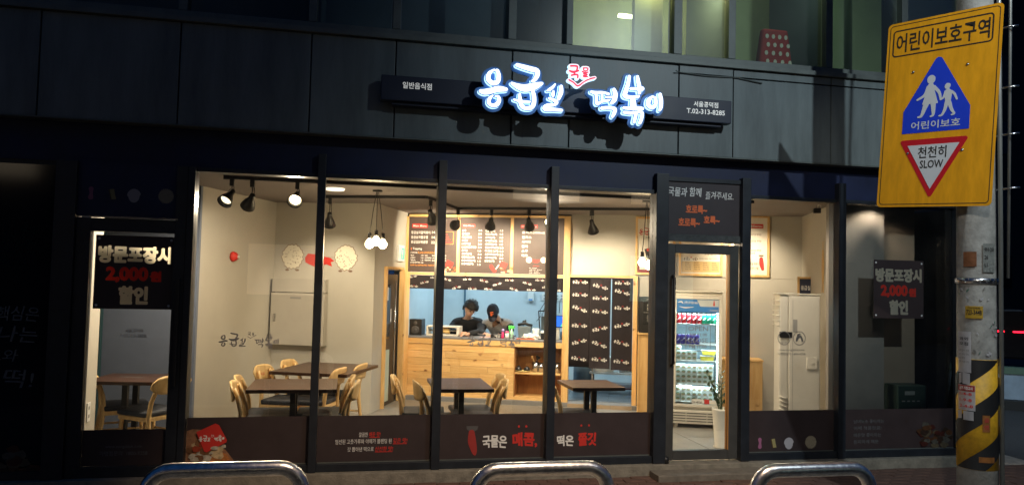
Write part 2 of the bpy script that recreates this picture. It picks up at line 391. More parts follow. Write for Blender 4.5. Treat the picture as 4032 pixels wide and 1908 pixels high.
LOGO = {'eung':[[(1.16,3.619,0.017),(1.119,3.583,0.038),(1.109,3.535,0.045),(1.143,3.501,0.042),(1.189,3.512,0.043),(1.201,3.56,0.042),(1.19,3.611,0.03),(1.173,3.613,0.022)],[(1.046,3.421,0.036),(1.083,3.418,0.052),(1.141,3.433,0.053),(1.2,3.452,0.055),(1.259,3.453,0.041),(1.275,3.453,0.025)],[(1.153,3.392,0.017),(1.125,3.361,0.035),(1.12,3.324,0.035),(1.152,3.304,0.033),(1.192,3.318,0.042),(1.211,3.356,0.036),(1.2,3.386,0.026),(1.175,3.386,0.016)]],'geup':[[(1.361,3.676,0.033),(1.41,3.665,0.042),(1.485,3.65,0.047),(1.541,3.639,0.044),(1.546,3.602,0.044),(1.524,3.56,0.038),(1.502,3.545,0.026)],[(1.318,3.512,0.026),(1.369,3.489,0.051),(1.436,3.477,0.067),(1.511,3.496,0.067),(1.571,3.522,0.042),(1.591,3.531,0.025)],[(1.391,3.42,0.025),(1.395,3.377,0.036),(1.409,3.326,0.042),(1.437,3.302,0.036),(1.493,3.308,0.041),(1.518,3.341,0.042),(1.521,3.4,0.042),(1.51,3.451,0.035)],[(1.341,3.369,0.02),(1.402,3.359,0.025),(1.484,3.359,0.02)]],'sil':[[(1.708,3.531,0.019),(1.685,3.501,0.029),(1.659,3.481,0.031),(1.638,3.47,0.018)],[(1.695,3.469,0.021),(1.691,3.442,0.034),(1.694,3.42,0.018)],[(1.764,3.515,0.035),(1.763,3.463,0.044),(1.742,3.405,0.034)],[(1.655,3.403,0.021),(1.695,3.392,0.029),(1.727,3.371,0.032),(1.703,3.348,0.028),(1.643,3.339,0.034),(1.617,3.319,0.038),(1.629,3.303,0.037),(1.704,3.306,0.035),(1.774,3.304,0.028)]],'tteok':[[(2.042,3.489,0.025),(2.084,3.483,0.033),(2.147,3.491,0.025),(2.205,3.482,0.025)],[(2.086,3.479,0.025),(2.092,3.434,0.027),(2.098,3.386,0.031),(2.148,3.41,0.025),(2.206,3.424,0.025)],[(2.143,3.483,0.022),(2.146,3.416,0.022)],[(2.179,3.452,0.016),(2.241,3.456,0.022)],[(2.254,3.525,0.033),(2.268,3.485,0.045),(2.259,3.431,0.045),(2.234,3.401,0.028)],[(2.145,3.349,0.033),(2.204,3.357,0.033),(2.265,3.352,0.033),(2.261,3.315,0.037),(2.244,3.28,0.028)]],'bokk':[[(2.397,3.654,0.03),(2.386,3.584,0.038),(2.367,3.522,0.043),(2.359,3.476,0.042),(2.422,3.466,0.033),(2.487,3.48,0.029)],[(2.475,3.658,0.03),(2.485,3.607,0.038),(2.496,3.562,0.038),(2.497,3.513,0.032)],[(2.413,3.545,0.024),(2.476,3.549,0.033),(2.523,3.553,0.041)],[(2.434,3.459,0.042),(2.439,3.406,0.059),(2.44,3.376,0.057)],[(2.349,3.366,0.027),(2.4,3.366,0.031),(2.479,3.37,0.041),(2.526,3.371,0.033)],[(2.353,3.326,0.028),(2.417,3.323,0.031),(2.464,3.326,0.03),(2.459,3.279,0.032),(2.45,3.244,0.029)],[(2.48,3.335,0.023),(2.524,3.336,0.029),(2.521,3.283,0.033),(2.505,3.24,0.032)]],'i':[[(2.621,3.489,0.021),(2.588,3.455,0.041),(2.584,3.409,0.041),(2.623,3.387,0.035),(2.654,3.421,0.033),(2.652,3.471,0.029),(2.626,3.488,0.02)],[(2.695,3.512,0.035),(2.704,3.456,0.042),(2.703,3.394,0.036),(2.692,3.367,0.024)]],'guk':[[(1.85,3.708,0.01),(1.887,3.711,0.01),(1.911,3.706,0.01),(1.906,3.672,0.009)],[(1.84,3.664,0.009),(1.874,3.656,0.015),(1.922,3.671,0.009)],[(1.885,3.655,0.009),(1.886,3.632,0.009)],[(1.859,3.625,0.009),(1.888,3.633,0.009),(1.915,3.633,0.009),(1.916,3.607,0.007)]],'mul':[[(1.966,3.699,0.007),(2.007,3.7,0.007),(2.002,3.678,0.007),(1.974,3.675,0.007),(1.968,3.697,0.007)],[(1.957,3.666,0.007),(1.984,3.657,0.01),(2.011,3.664,0.007)],[(1.986,3.661,0.007),(1.987,3.649,0.007)],[(1.969,3.646,0.007),(2.0,3.645,0.007),(1.996,3.634,0.007),(1.971,3.632,0.007),(1.972,3.622,0.007),(2.008,3.622,0.007)]],'check':[[(1.837,3.582,0.012),(1.878,3.562,0.01),(1.919,3.534,0.012),(1.974,3.574,0.009),(2.02,3.602,0.012),(2.076,3.62,0.01)]]}

# ================================================================ the setting: ground
box_ = lambda *a, **k: box(*a, **k)
struct(box('road', -60, 60, -40, -4.0, -.5, -.12, asph_m))
struct(box('side_street', 7.2, 60, -4.0, 60, -.5, -.06, asph_m))
struct(box('ground', -60, 7.2, 8, 60, -.5, -.06, asph_m))
pav = struct(box('pavement', -14, 7.2, -4.0, 8, -.5, -.012, conc_m))
struct(box('kerb', -14, 7.2, -4.18, -4.0, -.5, .01, mat('kerb_granite', (.33, .32, .30), .8, var=.3, vs=30)))
brick_m = mat('paver_brick', (.12, .066, .048), .85, var=.35, vs=8, bump=.6, bs=70)
bm = bmesh.new(); bx(bm, -.097, .097, -.047, .047, -.03, 0); bevel(bm, .004, 1)
pme = bpy.data.meshes.new('paver'); bm.to_mesh(pme); bm.free(); pme.materials.append(brick_m)
spots = []
for j in range(9):
    for i in range(56):
        spots.append((-3.1 + i * .2 + (j % 2) * .1, -.15 - j * .1))
for i in range(34):
    for j in range(9, 14): spots.append((1.2 + i * .2 + (j % 2) * .1, -.15 - j * .1))
spots.sort(key=lambda p: (p[1] < -.72 or p[0] < -.4, p[1] < -.9))
rest = bmesh.new()
for k, (x, y) in enumerate(spots):
    dz = random.uniform(-.004, .003); rz = random.uniform(-.02, .02); tx = random.uniform(-.015, .015)
    if k < 300:
        o = link('paver', pme, pav, (x, y, dz), (tx, random.uniform(-.01, .01), rz))
    else:
        bx(rest, x - .097, x + .097, y - .047, y + .047, -.03, dz)
o = obj('paver_field', rest, brick_m, pav); o['kind'] = 'stuff'
struct(box('threshold_step', 2.80, 3.92, -.34, -.06, -.012, .055, mat('threshold_stone', (.17, .15, .12), .8, var=.3, vs=12, bump=.4), bev=.008))

# ================================================================ the building: facade
B = thing('restaurant_building', 'dark corner building with a glazed restaurant front and grey cladding above', 'building', (0, 0, 0))
box('plinth', -14, 6.3, -.12, .12, -.01, .098, plinth_m, B, .006)
# lintel behind the cladding's lower edge
box('lintel', -4.7, 6.3, 0, .25, 2.70, 3.10, navy_m, B)
# cladding panels
xs = [-4.7, -3.62, -2.54, -1.47, -.40, .33, 1.39, 1.94, 3.03, 3.60, 4.67, 5.55, 6.34]
for a, b in zip(xs, xs[1:]):
    y0 = -.15 + random.uniform(-.003, .003)
    if a >= 3.0:
        box('cladding_panel', a + .006, b - .006, y0, -.09, 3.04, 3.822, clad_m, B, .004)
        box('cladding_panel', a + .006, b - .006, y0 - .002, -.09, 3.834, 3.905, clad_m, B, .004)
    else:
        box('cladding_panel', a + .006, b - .006, y0, -.09, 3.04, 3.905, clad_m, B, .004)
box('cladding_backing', -4.72, 6.33, -.09, .0, 3.03, 3.93, black_m, B)
box('drip_edge', -4.7, 6.34, -.158, -.02, 3.028, 3.038, sill_m, B)
# upper storey window band
box('sill', -4.7, 6.34, -.19, .05, 3.91, 3.955, sill_m, B, .004)
box('window_frame', -4.7, 6.34, -.12, .02, 3.957, 4.02, sill_m, B, .004)
for x, w in ((-3.62, .07), (-2.54, .07), (-1.47, .07), (-.40, .07), (.33, .07), (1.39, .075), (1.94, .06), (3.03, .085), (3.60, .075), (4.67, .075), (5.55, .07), (6.30, .08)):
    box('window_mullion', x - w / 2, x + w / 2, -.12, .03, 4.022, 5.75, sill_m, B, .004)
ux = [-4.7, -3.62, -2.54, -1.47, -.40, .33, 1.39, 1.94, 3.03, 3.60, 4.67, 5.55, 6.30]
for a, b in zip(ux, ux[1:]):
    box('window_pane', a + .045, b - .045, -.05, -.042, 4.024, 5.75, pane2_m, B)
box('upper_wall', -4.7, 6.34, -.15, .2, 5.76, 9.0, clad_m, B)
box('upper_floor_slab', -4.6, 6.25, .06, 4.2, 3.72, 3.94, wall2_m, B)
box('upper_ceiling', -4.6, 6.25, .06, 4.2, 5.80, 5.9, wall2_m, B)
grn = mat('olive_wall', (.42, .46, .26), .8, var=.2, vs=1.2)
box('upper_back_wall', 1.95, 6.25, 1.1, 1.2, 3.95, 5.79, grn, B); box('upper_back_wall', -4.6, 1.948, 1.1, 1.2, 3.95, 5.79, wall2_m, B)
box('upper_partition', 1.93, 1.97, .06, 1.09, 3.95, 5.79, wall2_m, B)
box('upper_partition', 3.66, 3.70, .06, 1.09, 3.95, 5.79, wall2_m, B)
box('upper_partition', 4.70, 4.74, .06, 1.09, 3.95, 5.79, wall2_m, B)
box('curtain', 2.72, 3.02, .25, .33, 3.96, 5.7, mat('pale_curtain', (.62, .64, .44), .9, var=.1, vs=3), B)
box('upper_partition', -.38, -.34, .06, 1.09, 3.95, 5.79, wall2_m, B)
# window mullions of the shop front
FZ0, FZ1 = .10, 2.70
def post(x0, x1, top=2.87, yb=.10, yf=-.075):
    return box('mullion', x0, x1, yf, yb, FZ0, top, frame_m, B, .004)
post(-.311, -.243); post(.753, .828); post(1.806, 1.882); post(2.853, 2.978, 2.86); post(3.756, 3.845, 2.86); post(4.817, 4.898, 2.86)
post(6.22, 6.33, 2.86, .03); post(-2.40, -2.24, 2.70); post(-1.375, -1.319, 2.70)
box('door_jamb', -1.47, -1.378, -.06, .10, FZ0, 2.70, frame_m, B, .004)
post(-3.45, -3.38, 2.70)
segs = [(-1.319, -.311), (-.243, .753), (.828, 1.806), (1.882, 2.853), (3.845, 4.817), (4.898, 6.22)]
for a, b in segs:
    box('sill_rail', a, b, -.05, .09, .10, .165, frame_m, B, .003)
    box('head_rail', a, b, -.03, .09, 2.665, 2.70, frame_m, B, .003)
    box('window_pane', a, b, .012, .020, .165, 2.665, pane_m, B)
film = {}
for i, (a, b) in enumerate(segs):
    film[i] = box('window_film', a + .002, b - .002, .006, .010, .167, .572, film_m, B)
    box('film_edge', a + .01, b - .01, -.006, .004, .158, .172, sill_m, B)
# side wall and rest of the body
box('corner_pane', 6.26, 6.27, .1, 2.4, .165, 2.665, pane_m, B)
box('side_sill', 6.22, 6.31, .05, 2.4, .10, .165, frame_m, B)
box('side_wall', 6.2, 6.34, 2.4, 8, -.01, 9, navy_m, B)
box('side_lintel', 6.2, 6.34, .05, 2.4, 2.70, 9, navy_m, B)
box('left_wall', -14, -4.7, -.15, .2, .1, 9, navy_m, B)
# left glazed wing, unlit
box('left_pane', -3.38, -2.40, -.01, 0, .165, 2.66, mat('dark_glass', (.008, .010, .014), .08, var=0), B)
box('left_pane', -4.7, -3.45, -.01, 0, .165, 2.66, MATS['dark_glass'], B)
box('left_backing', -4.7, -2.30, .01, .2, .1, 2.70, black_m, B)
box('sill_rail', -4.7, -2.40, -.05, .009, .10, .165, frame_m, B)
wl = [("핵심은", -2.80, -2.49, 1.37, 1.49), ("맛 나는", -2.98, -2.49, 1.20, 1.33), ("소와", -2.86, -2.63, 1.04, 1.14), ("한 떡!", -2.98, -2.50, .83, .98)]
for s, a, b, c, d in wl: text(s, dimp, B, a, b, c, d, -.013, shear=.15, wob=.05, bold=.0)
# food print low on the far left glass
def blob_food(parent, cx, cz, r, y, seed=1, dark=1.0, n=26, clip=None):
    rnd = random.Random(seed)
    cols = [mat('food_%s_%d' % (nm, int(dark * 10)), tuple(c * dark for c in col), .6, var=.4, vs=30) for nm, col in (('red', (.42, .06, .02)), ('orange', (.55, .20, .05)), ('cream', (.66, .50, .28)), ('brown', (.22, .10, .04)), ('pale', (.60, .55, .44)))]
    bms = [bmesh.new() for _ in cols]
    for k in range(n):
        a = rnd.uniform(0, 6.28); rr_ = r * math.sqrt(rnd.random()); x, z = cx + rr_ * math.cos(a), cz + rr_ * math.sin(a) * .7
        if clip and not clip(x, z): continue
        q = rnd.uniform(.18, .34) * r; t0 = rnd.uniform(0, 3)
        pts = [(x + q * rnd.uniform(.7, 1.2) * math.cos(t0 + 6.28 * i / 9), z + .6 * q * rnd.uniform(.7, 1.2) * math.sin(t0 + 6.28 * i / 9)) for i in range(9)]
        prism(bms[k % len(cols)], pts, y - .0004 * k - .0012, y - .0004 * k - .0010)
    for b_, m_ in zip(bms, cols):
        if b_.verts: obj('food_print', b_, m_, parent)['kind'] = 'stuff'
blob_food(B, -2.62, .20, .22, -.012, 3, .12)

# left door
D = box('side_door', -2.235, -2.125, -.045, .05, .10, 2.235, frame_m, B, .003)
D['label'] = 'narrow glazed side door at the left end of the shop front'
box('door_rail', -2.125, -1.47, -.045, .05, 2.125, 2.235, frame_m, D, .003)
box('door_rail', -2.125, -1.47, -.045, .05, .10, .185, frame_m, D, .003)
box('door_pane', -2.125, -1.47, .004, .012, .185, 2.125, pane_m, D)
dfilm = box('door_film', -2.123, -1.472, -.002, .002, .187, .482, film_m, D)
text("www.eungdduk.com", dimp, B, -1.945, -1.66, .325, .358, -.005, bold=.01)
text("가맹점문의  1800-9258", dimp, B, -1.985, -1.615, .268, .308, -.005, bold=.01)
text("서울공덕점", greyp, B, -1.835, -1.695, 1.285, 1.315, .0, bold=.02); text("T.02-313-8285", greyp, B, -1.875, -1.665, 1.243, 1.272, .0, bold=.02)
box('header_bar', -2.13, -1.45, -.065, -.046, 2.238, 2.25, steel_m, B)
box('transom_panel', -2.24, -1.378, -.03, .06, 2.252, 2.70, navy_m, B)
hd = box('handle', -1.43, -1.40, -.11, -.08, .85, 1.75, black_m, B, .006)
# decals of plain foods (pink rice cake, yellow fish cake, egg, fluffy dumpling), no faces
def fuzzy(cx, cz, r, n=26, amp=.09, seed=0, jit=.02, asp=1):
    rnd = random.Random(seed); q = []
    for i in range(n * 2):
        a = 6.283 * i / (n * 2); rr_ = r * (1 + (amp if i % 2 else -amp * .5) + rnd.uniform(-jit, jit)); q.append((cx + rr_ * math.cos(a), cz + asp * rr_ * math.sin(a)))
    return q
def decals(parent, X, z, y, k):
    f = lambda c: tuple(v * k for v in c)  # decal colours scaled down to stand for the weak light on them
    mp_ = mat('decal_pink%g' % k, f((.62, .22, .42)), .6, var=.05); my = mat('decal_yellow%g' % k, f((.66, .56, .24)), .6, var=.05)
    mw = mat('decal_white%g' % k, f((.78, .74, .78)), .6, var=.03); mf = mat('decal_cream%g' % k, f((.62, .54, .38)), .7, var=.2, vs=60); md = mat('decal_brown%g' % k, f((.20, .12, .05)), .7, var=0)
    a, b, c, d = X
    sdf_obj('rice_cake_decal', [[(a, z - .035, .04), (a + .002, z, .026), (a, z + .035, .038)]], .004, y - .001, y, mp_, parent)
    plate('fish_cake_decal', [(b - .03, z + .035), (b + .012, z + .04), (b + .020, z - .0), (b + .032, z - .045), (b - .010, z - .05), (b - .022, z)], y, md, parent)
    plate('fish_cake_decal', [(b - .02, z + .038), (b + .014, z + .042), (b + .021, z - .0), (b + .033, z - .043), (b - .002, z - .046), (b - .012, z)], y - .0014, my, parent)
    plate('egg_decal', ell(c, z - .008, .044, .058, 28, 1.22), y, mw, parent)
    plate('dumpling_decal', fuzzy(d, z, .060, 24, .10, 2), y, mf, parent)
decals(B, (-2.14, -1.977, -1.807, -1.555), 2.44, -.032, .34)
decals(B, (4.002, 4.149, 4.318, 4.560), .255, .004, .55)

# entrance door
E_ = box('entrance_door', 2.985, 3.075, -.02, .03, .115, 2.19, mat('door_bronze', (.05, .05, .048), .45, var=.2), B, .003)
E_['label'] = 'glazed entrance door with a bronze frame and opening hours'
dm = MATS['door_bronze']
box('door_stile', 3.65, 3.745, -.02, .03, .115, 2.19, dm, E_, .003)
box('door_rail', 3.076, 3.649, -.02, .03, 2.10, 2.19, dm, E_, .003); box('door_rail', 3.076, 3.649, -.02, .03, .115, .205, dm, E_, .003)
box('door_pane', 3.076, 3.649, .002, .01, .205, 2.10, pane_m, E_)
box('door_gasket', 3.640, 3.649, -.024, .034, .205, 2.10, mat('amber_gasket', (.45, .2, .05), .6, var=0), E_)
bm = bmesh.new(); tube(bm, [(3.045, -.03, 1.02), (3.045, -.075, 1.04), (3.045, -.075, 1.86), (3.045, -.03, 1.88)], .013, 10); obj('handle', bm, black_m, E_)
bm = bmesh.new(); lathe(bm, [(.0, 0), (.032, 0), (.032, .05), (.022, .07), (0, .07)], (2.99, -.05, .09), 16); obj('floor_pivot', bm, black_m, E_)
box('transom_bar', 2.978, 3.756, -.03, .06, 2.215, 2.285, mat('weathered_frame', (.05, .055, .055), .7, var=.5, vs=20, bump=.3), B, .004)
tp = box('transom_panel', 2.978, 3.756, -.012, .03, 2.287, 2.80, mat('transom_film', (.040, .030, .034), .5, var=.1), B)
box('transom_bar', 2.978, 3.756, -.03, .06, 2.80, 2.84, frame_m, B)
text("국물과 함께", white_m, tp, 2.995, 3.345, 2.655, 2.745, -.014, shear=.12, bold=.015, wob=.04)
text("즐겨주세요.", white_m, tp, 3.385, 3.685, 2.640, 2.715, -.014, shear=.15, bold=.01, wob=.05)
btext("호로록~", orange_m, tp, 3.180, 3.405, 2.490, 2.575, -.014, grow=.0035); btext("호로록~", orange_m, tp, 3.105, 3.330, 2.360, 2.445, -.014, grow=.0035); btext("호록~", orange_m, tp, 3.370, 3.540, 2.395, 2.475, -.014, grow=.0035)
sdf_obj('border_print', [[(3.215, 1.415, .006), (3.45, 1.415, .006)], [(3.46, 1.405, .006), (3.46, 1.165, .006)], [(3.45, 1.155, .006), (3.215, 1.155, .006)], [(3.205, 1.165, .006), (3.205, 1.405, .006)]], .003, .0005, .001, greyp, E_, flat=True)
for s, c, d, w in (("OPEN", 1.348, 1.395, .21), ("AM 11:00", 1.298, 1.328, .19), ("CLOSE", 1.235, 1.280, .21), ("PM 11:00", 1.180, 1.212, .18)):
    text(s, greyp, E_, 3.332 - w / 2, 3.332 + w / 2, c, d, .0005, bold=.03)

# window film prints
f = film
text("깔끔한", white_m, f[1], .118, .195, .385, .425, .004, bold=.01); text("매운 맛!", red_m, f[1], .207, .305, .383, .427, .004, bold=.03, shear=.1)
text("엄선된 고춧가루와 야채가 블렌딩 된", white_m, f[1], -.085, .405, .325, .367, .004, bold=.01); text("깊은 맛!", red_m, f[1], .418, .545, .325, .370, .004, bold=.03, shear=.1)
text("갓 뽑아낸 떡으로", white_m, f[1], .022, .250, .258, .298, .004, bold=.01); text("신선한 맛!", red_m, f[1], .262, .420, .257, .299, .004, bold=.03, shear=.1)
for a, b, z in ((.207, .300, .376), (.418, .54, .317), (.262, .415, .249)):
    box('underline_print', a, b, .0042, .0055, z, z + .005, red_m, f[1])
btext("국물은", white_m, f[2], 1.225, 1.455, .262, .375, .004, grow=.0035, wob=.05)
btext("매콤,", red_m, f[2], 1.505, 1.745, .262, .395, .004, grow=.005, wob=.06)
btext("떡은", white_m, f[3], 1.930, 2.095, .262, .365, .004, grow=.0035, wob=.05)
btext("쫄깃", red_m, f[3], 2.135, 2.315, .262, .385, .004, grow=.005, wob=.06)
for x in (1.565, 1.635): plate('dot_print', ell(x, .455, .010, .011, 12), .005, red_m, f[2])
for x in (2.165, 2.24): plate('dot_print', ell(x, .455, .009, .010, 12), .005, red_m, f[3])
# plain red rice cake under a grey pot, drawn small beside the slogan
sdf_obj('rice_cake_print', [[(1.125, .405, .055), (1.13, .33, .075), (1.15, .25, .055), (1.158, .215, .028)]], .004, .003, .0055, mat('dull_red_print', (.34, .03, .025), .6, var=.1), f[2])
plate('pot_print', [(1.075, .465), (1.185, .465), (1.178, .435), (1.155, .418), (1.105, .418), (1.082, .435)], .005, mat('pot_grey_print', (.09, .085, .085), .6, var=.1), f[2])
# food photo with red box on first film
def clipf(x, z): return x > -1.30 and z > .175 and x < -.92 - (z - .175) * .2
plate('tray_print', [(-1.316, .46), (-1.27, .475), (-1.20, .47), (-1.075, .32), (-1.0, .30), (-.90, .172), (-1.316, .172)], .005, mat('tray_brown', (.30, .15, .08), .6, var=.4, vs=22), f[0])
blob_food(f[0], -1.14, .255, .17, .0045, 8, .8, 60, lambda x, z: -1.27 < x < -1.0 - (z - .2) * .3 and .215 < z < .40)
rb = plate('red_box_print', [(-1.235, .455), (-1.085, .525), (-1.055, .512), (-.985, .385), (-.99, .365), (-1.145, .285), (-1.165, .292)], -.019, red_m, f[0], th=.0012)

# brand logo print, reused at many sizes
LK = ('eung', 'geup', 'sil', 'tteok', 'bokk', 'i'); LR = ('guk', 'mul', 'check')
def logo_print(width, cells, m, mr, grow=0, red=True):
    k = width / 1.70; sx = [[(( p[0] - 1.92) * k, (p[1] - 3.50) * k, p[2] * k) for p in s] for g in LK for s in LOGO[g]]
    vs, fs = sdf_mesh(sx, width / cells, grow); V = [(x, 0, z) for x, z in vs]; F = list(fs); mi = [0] * len(fs)
    if red:
        rs = [[((p[0] - 1.92) * k, (p[1] - 3.50) * k, max(p[2] * 1.4 * k, width / cells)) for p in s] for g in LR for s in LOGO[g]]
        v2, f3 = sdf_mesh(rs, width / cells, 0); n = len(V); V += [(x, 0, z) for x, z in v2]; F += [tuple(i + n for i in q) for q in f3]; mi += [1] * len(f3)
    me = bpy.data.meshes.new('logo_print'); me.from_pydata(V, [], F); me.materials.append(m); me.materials.append(mr); me.polygons.foreach_set('material_index', mi); me.update()
    return me
lw = logo_print(.24, 150, white_m, white_m, .0008)
o = link('logo_print', lw, f[0], (-1.105, -.0215, .405), (0, rad(-2), 0)); o.scale = (.85, 1, .9)
lg = logo_print(.50, 200, greyp, greyp)
link('logo_print', lg, B, (-.83, .011, 1.235)); link('logo_print', lg, B, (1.325, .011, 1.25))
for s, z in (("남녀노소 좋아하는", .452), ("이제 적응완료!", .385), ("매운맛 좋아하는", .315), ("진지하게 매운", .248)):
    text(s, dimp, f[5], 5.045, 5.045 + .032 * len(s) + .06, z - .02, z + .018, .004, bold=.01, wob=.03)
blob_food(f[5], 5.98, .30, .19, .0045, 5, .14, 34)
# round marks on the right window
for cx in (4.262, 4.432):
    bm = bmesh.new(); a = [(cx + r_ * math.cos(t), 1.285 + r_ * math.sin(t)) for r_ in (.062, .070) for t in [6.283 * i / 40 for i in range(40)]]
    vv = [bm.verts.new((x, .011, z)) for x, z in a]
    for i in range(40): bm.faces.new((vv[i], vv[(i + 1) % 40], vv[40 + (i + 1) % 40], vv[40 + i]))
    obj('round_mark_print', bm, mat('pale_glass_print', (.36, .35, .33), .6, var=0), B)
text("포장", MATS['pale_glass_print'], B, 4.225, 4.300, 1.222, 1.255, .0105, bold=.03)
sdf_obj('motorbike_print', [[(4.40, 1.26, .02), (4.42, 1.30, .03), (4.45, 1.30, .02), (4.465, 1.26, .02)], [(4.41, 1.32, .014), (4.44, 1.33, .014)]], .004, .010, .011, MATS['pale_glass_print'], B, flat=True)
text("www.eungdduk.com", MATS['pale_glass_print'], B, 4.20, 4.49, 1.155, 1.18, .0105); text("가맹점문의 1800-9258", MATS['pale_glass_print'], B, 4.19, 4.50, 1.115, 1.142, .0105)

# ================================================================ interior shell (structure)
FL = .04; CE = 2.757
struct(box('interior_floor', -6, 6.2, .12, 7.8, -.02, FL, floor_m))
# floor tile joints are real grooves near the door
tile = mat('floor_tile', (.25, .235, .21), .4, var=.2, vs=4, bump=.04)
fl = bpy.data.objects['interior_floor']
for i in range(6):
    for j in range(6):
        box('floor_tile', 2.62 + i * .6 + .004, 3.22 + i * .6 - .004, .13 + j * .6 + .004, .73 + j * .6 - .004, FL, FL + .006, tile, fl)
struct(box('ceiling', -5.2, 6.2, .10, 7.8, CE, CE + .1, ceil_m))
struct(rbox('wall_left', -4.90, -4.77, 7.83, 9.72, FL, CE, wall_m))
struct(rbox('wall_bay', -7.6, -4.77, 7.79, 7.828, FL, CE, wall2_m))
struct(rbox('wall_alcove', -4.77, -3.38, 9.59, 9.72, FL, CE, wall_m))
struct(rbox('wall_return', -3.50, -3.38, 9.722, 10.99, FL + 1.86, CE, wall_m))
struct(rbox('wall_return', -3.50, -3.38, 9.722, 9.98, FL, FL + 1.858, wall_m))
struct(rbox('wall_back', -.95, 2.35, 10.99, 11.09, 1.90, CE, wall_m))
struct(rbox('wall_back', -.02, 2.35, 10.99, 11.09, FL, 1.898, wall_m))
struct(rbox('wall_right', 2.20, 2.30, 9.35, 10.99, FL, CE, wall_m))
struct(box('wall_pier', -2.60, -2.18, .14, .50, FL, CE, wall_m))
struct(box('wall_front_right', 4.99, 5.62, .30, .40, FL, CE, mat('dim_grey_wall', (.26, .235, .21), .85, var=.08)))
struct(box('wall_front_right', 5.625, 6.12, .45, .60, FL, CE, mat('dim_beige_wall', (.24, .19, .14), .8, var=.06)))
# bay: teal panel and column seen through the side door
struct(rbox('bay_column', -6.10, -5.98, 7.3, 7.45, FL, CE, mat('dark_column', (.02, .022, .026), .6, var=.1)))
struct(rbox('bay_panel', -6.6, -5.84, 7.68, 7.72, FL, CE, mat('teal_panel', (.03, .08, .09), .7, var=.1)))
# window pier strip right of the right-hand wall
struct(box('window_pier', 4.905, 4.985, .13, .22, FL, CE, wall_m))
# kitchen shell
struct(rbox('kitchen_wall', -3.6, 1.0, 13.4, 13.5, FL, 2.6, kwall_m))
struct(rbox('kitchen_side_wall', -3.6, -3.5, 11.1, 13.4, FL, 2.6, kwall_m))
struct(rbox('kitchen_side_wall', .2, .3, 11.1, 13.4, FL, 2.6, kwall_m))
struct(rbox('kitchen_ceiling', -3.6, .3, 11.1, 13.4, 2.6, 2.7, kwall_m))
kf = struct(rbox('kitchen_floor', -3.5, .2, 10.86, 13.4, FL, .10, mat('grout', (.2, .2, .2), .8)))
for i in range(8):
    for j in range(6):
        u0 = -1.0 + i * .3; v0 = 11.12 + j * .3
        if u0 < .1: box('floor_tile', u0 + .003, u0 + .297, v0 + .003, v0 + .297, .10, .106, kfloor_m, kf)
for i in range(3):
    box('step_tile', -.95 + i * .3 + .003, -.65 + i * .3 - .003, 10.852, 10.858, .045, .098, mat('tan_tile', (.36, .27, .18), .5, var=.1), kf)

# ================================================================ interior: counter wall
def rthing(name, label, cat, u, v, z=0, rot=0, group=None):
    p = P(u, v, z); return thing(name, label, cat, p, RA + rot, group)
# portal of pine posts and beams (part of the counter joinery)
CT = rthing('service_counter', 'pine plank service counter with open niche below the kitchen hatch', 'counter', 0, 0)
V0 = 10.95
for u0, u1, z0, z1 in ((-3.44, -3.345, FL, 2.70), (-1.045, -.955, FL, 2.73)):
    box('post', u0, u1, V0 - .02, V0 + .12, z0, z1, pine_v, CT, .004)
box('post', -.062, .0, V0 - .01, V0 + .12, FL, 1.90, pine_v, CT, .004)
box('beam', -3.344, -1.046, V0 - .015, V0 + .12, 1.845, 1.885, pine_m, CT, .003)
box('beam', -.954, -.063, V0 - .012, V0 + .12, 1.865, 1.90, pine_m, CT, .003)
box('beam', -3.344, -1.046, V0 - .015, V0 + .12, 2.70, 2.735, pine_m, CT, .003)
for u in (-2.592, -1.80): box('board_divider', u - .022, u + .022, V0 - .014, V0 + .1, 1.886, 2.699, pine_v, CT, .003)
# door jamb return frame
for v in (9.985, 10.68): box('jamb', -3.385, -3.30 if v > 10.5 else -3.34, v, v + .05, FL, 1.91, pine_v, CT, .003)
box('jamb', -3.40, -3.30, 10.736, 10.925, FL, 1.885, pine_v, CT, .003)
box('beam', -3.385, -3.33, 9.985, 10.735, 1.912, 1.945, pine_m, CT, .003)
box('counter_top', -3.344, -1.046, V0 - .02, 11.52, .925, .952, mat('counter_slab', (.20, .20, .21), .4, var=.1), CT, .004)
box('apron', -3.344, -1.046, V0 - .018, V0 + .02, .85, .924, pine_m, CT, .003)
rows = 8; zt = .846; rh = (zt - FL) / rows
pm = {}
for r in range(rows):
    z1 = zt - r * rh; z0 = z1 - rh + .0025; u = -3.342; k = 0; offs = (.0, .22, .44, .3, .12, .5)[r % 6]
    end = -1.73 if z0 > .10 and z1 > .18 else -1.048
    cuts = [u]; x = u + .38 + offs
    while x < end - .15: cuts.append(x); x += random.choice((.62, .78, .55))
    cuts.append(end)
    for a, b in zip(cuts, cuts[1:]):
        d = random.uniform(-.002, .002)
        box('plank', a + .0012, b - .0012, V0 - .006 + d, V0 + .03, z0, z1, pine_m, CT, .0015)
# niche
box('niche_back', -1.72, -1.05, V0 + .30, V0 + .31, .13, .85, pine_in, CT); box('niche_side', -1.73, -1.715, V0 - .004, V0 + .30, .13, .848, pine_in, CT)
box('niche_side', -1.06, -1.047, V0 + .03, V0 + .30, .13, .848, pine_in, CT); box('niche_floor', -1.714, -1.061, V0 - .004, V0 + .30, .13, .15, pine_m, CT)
box('shelf', -1.714, -1.061, V0 - .01, V0 + .298, .465, .488, pine_m, CT, .002)
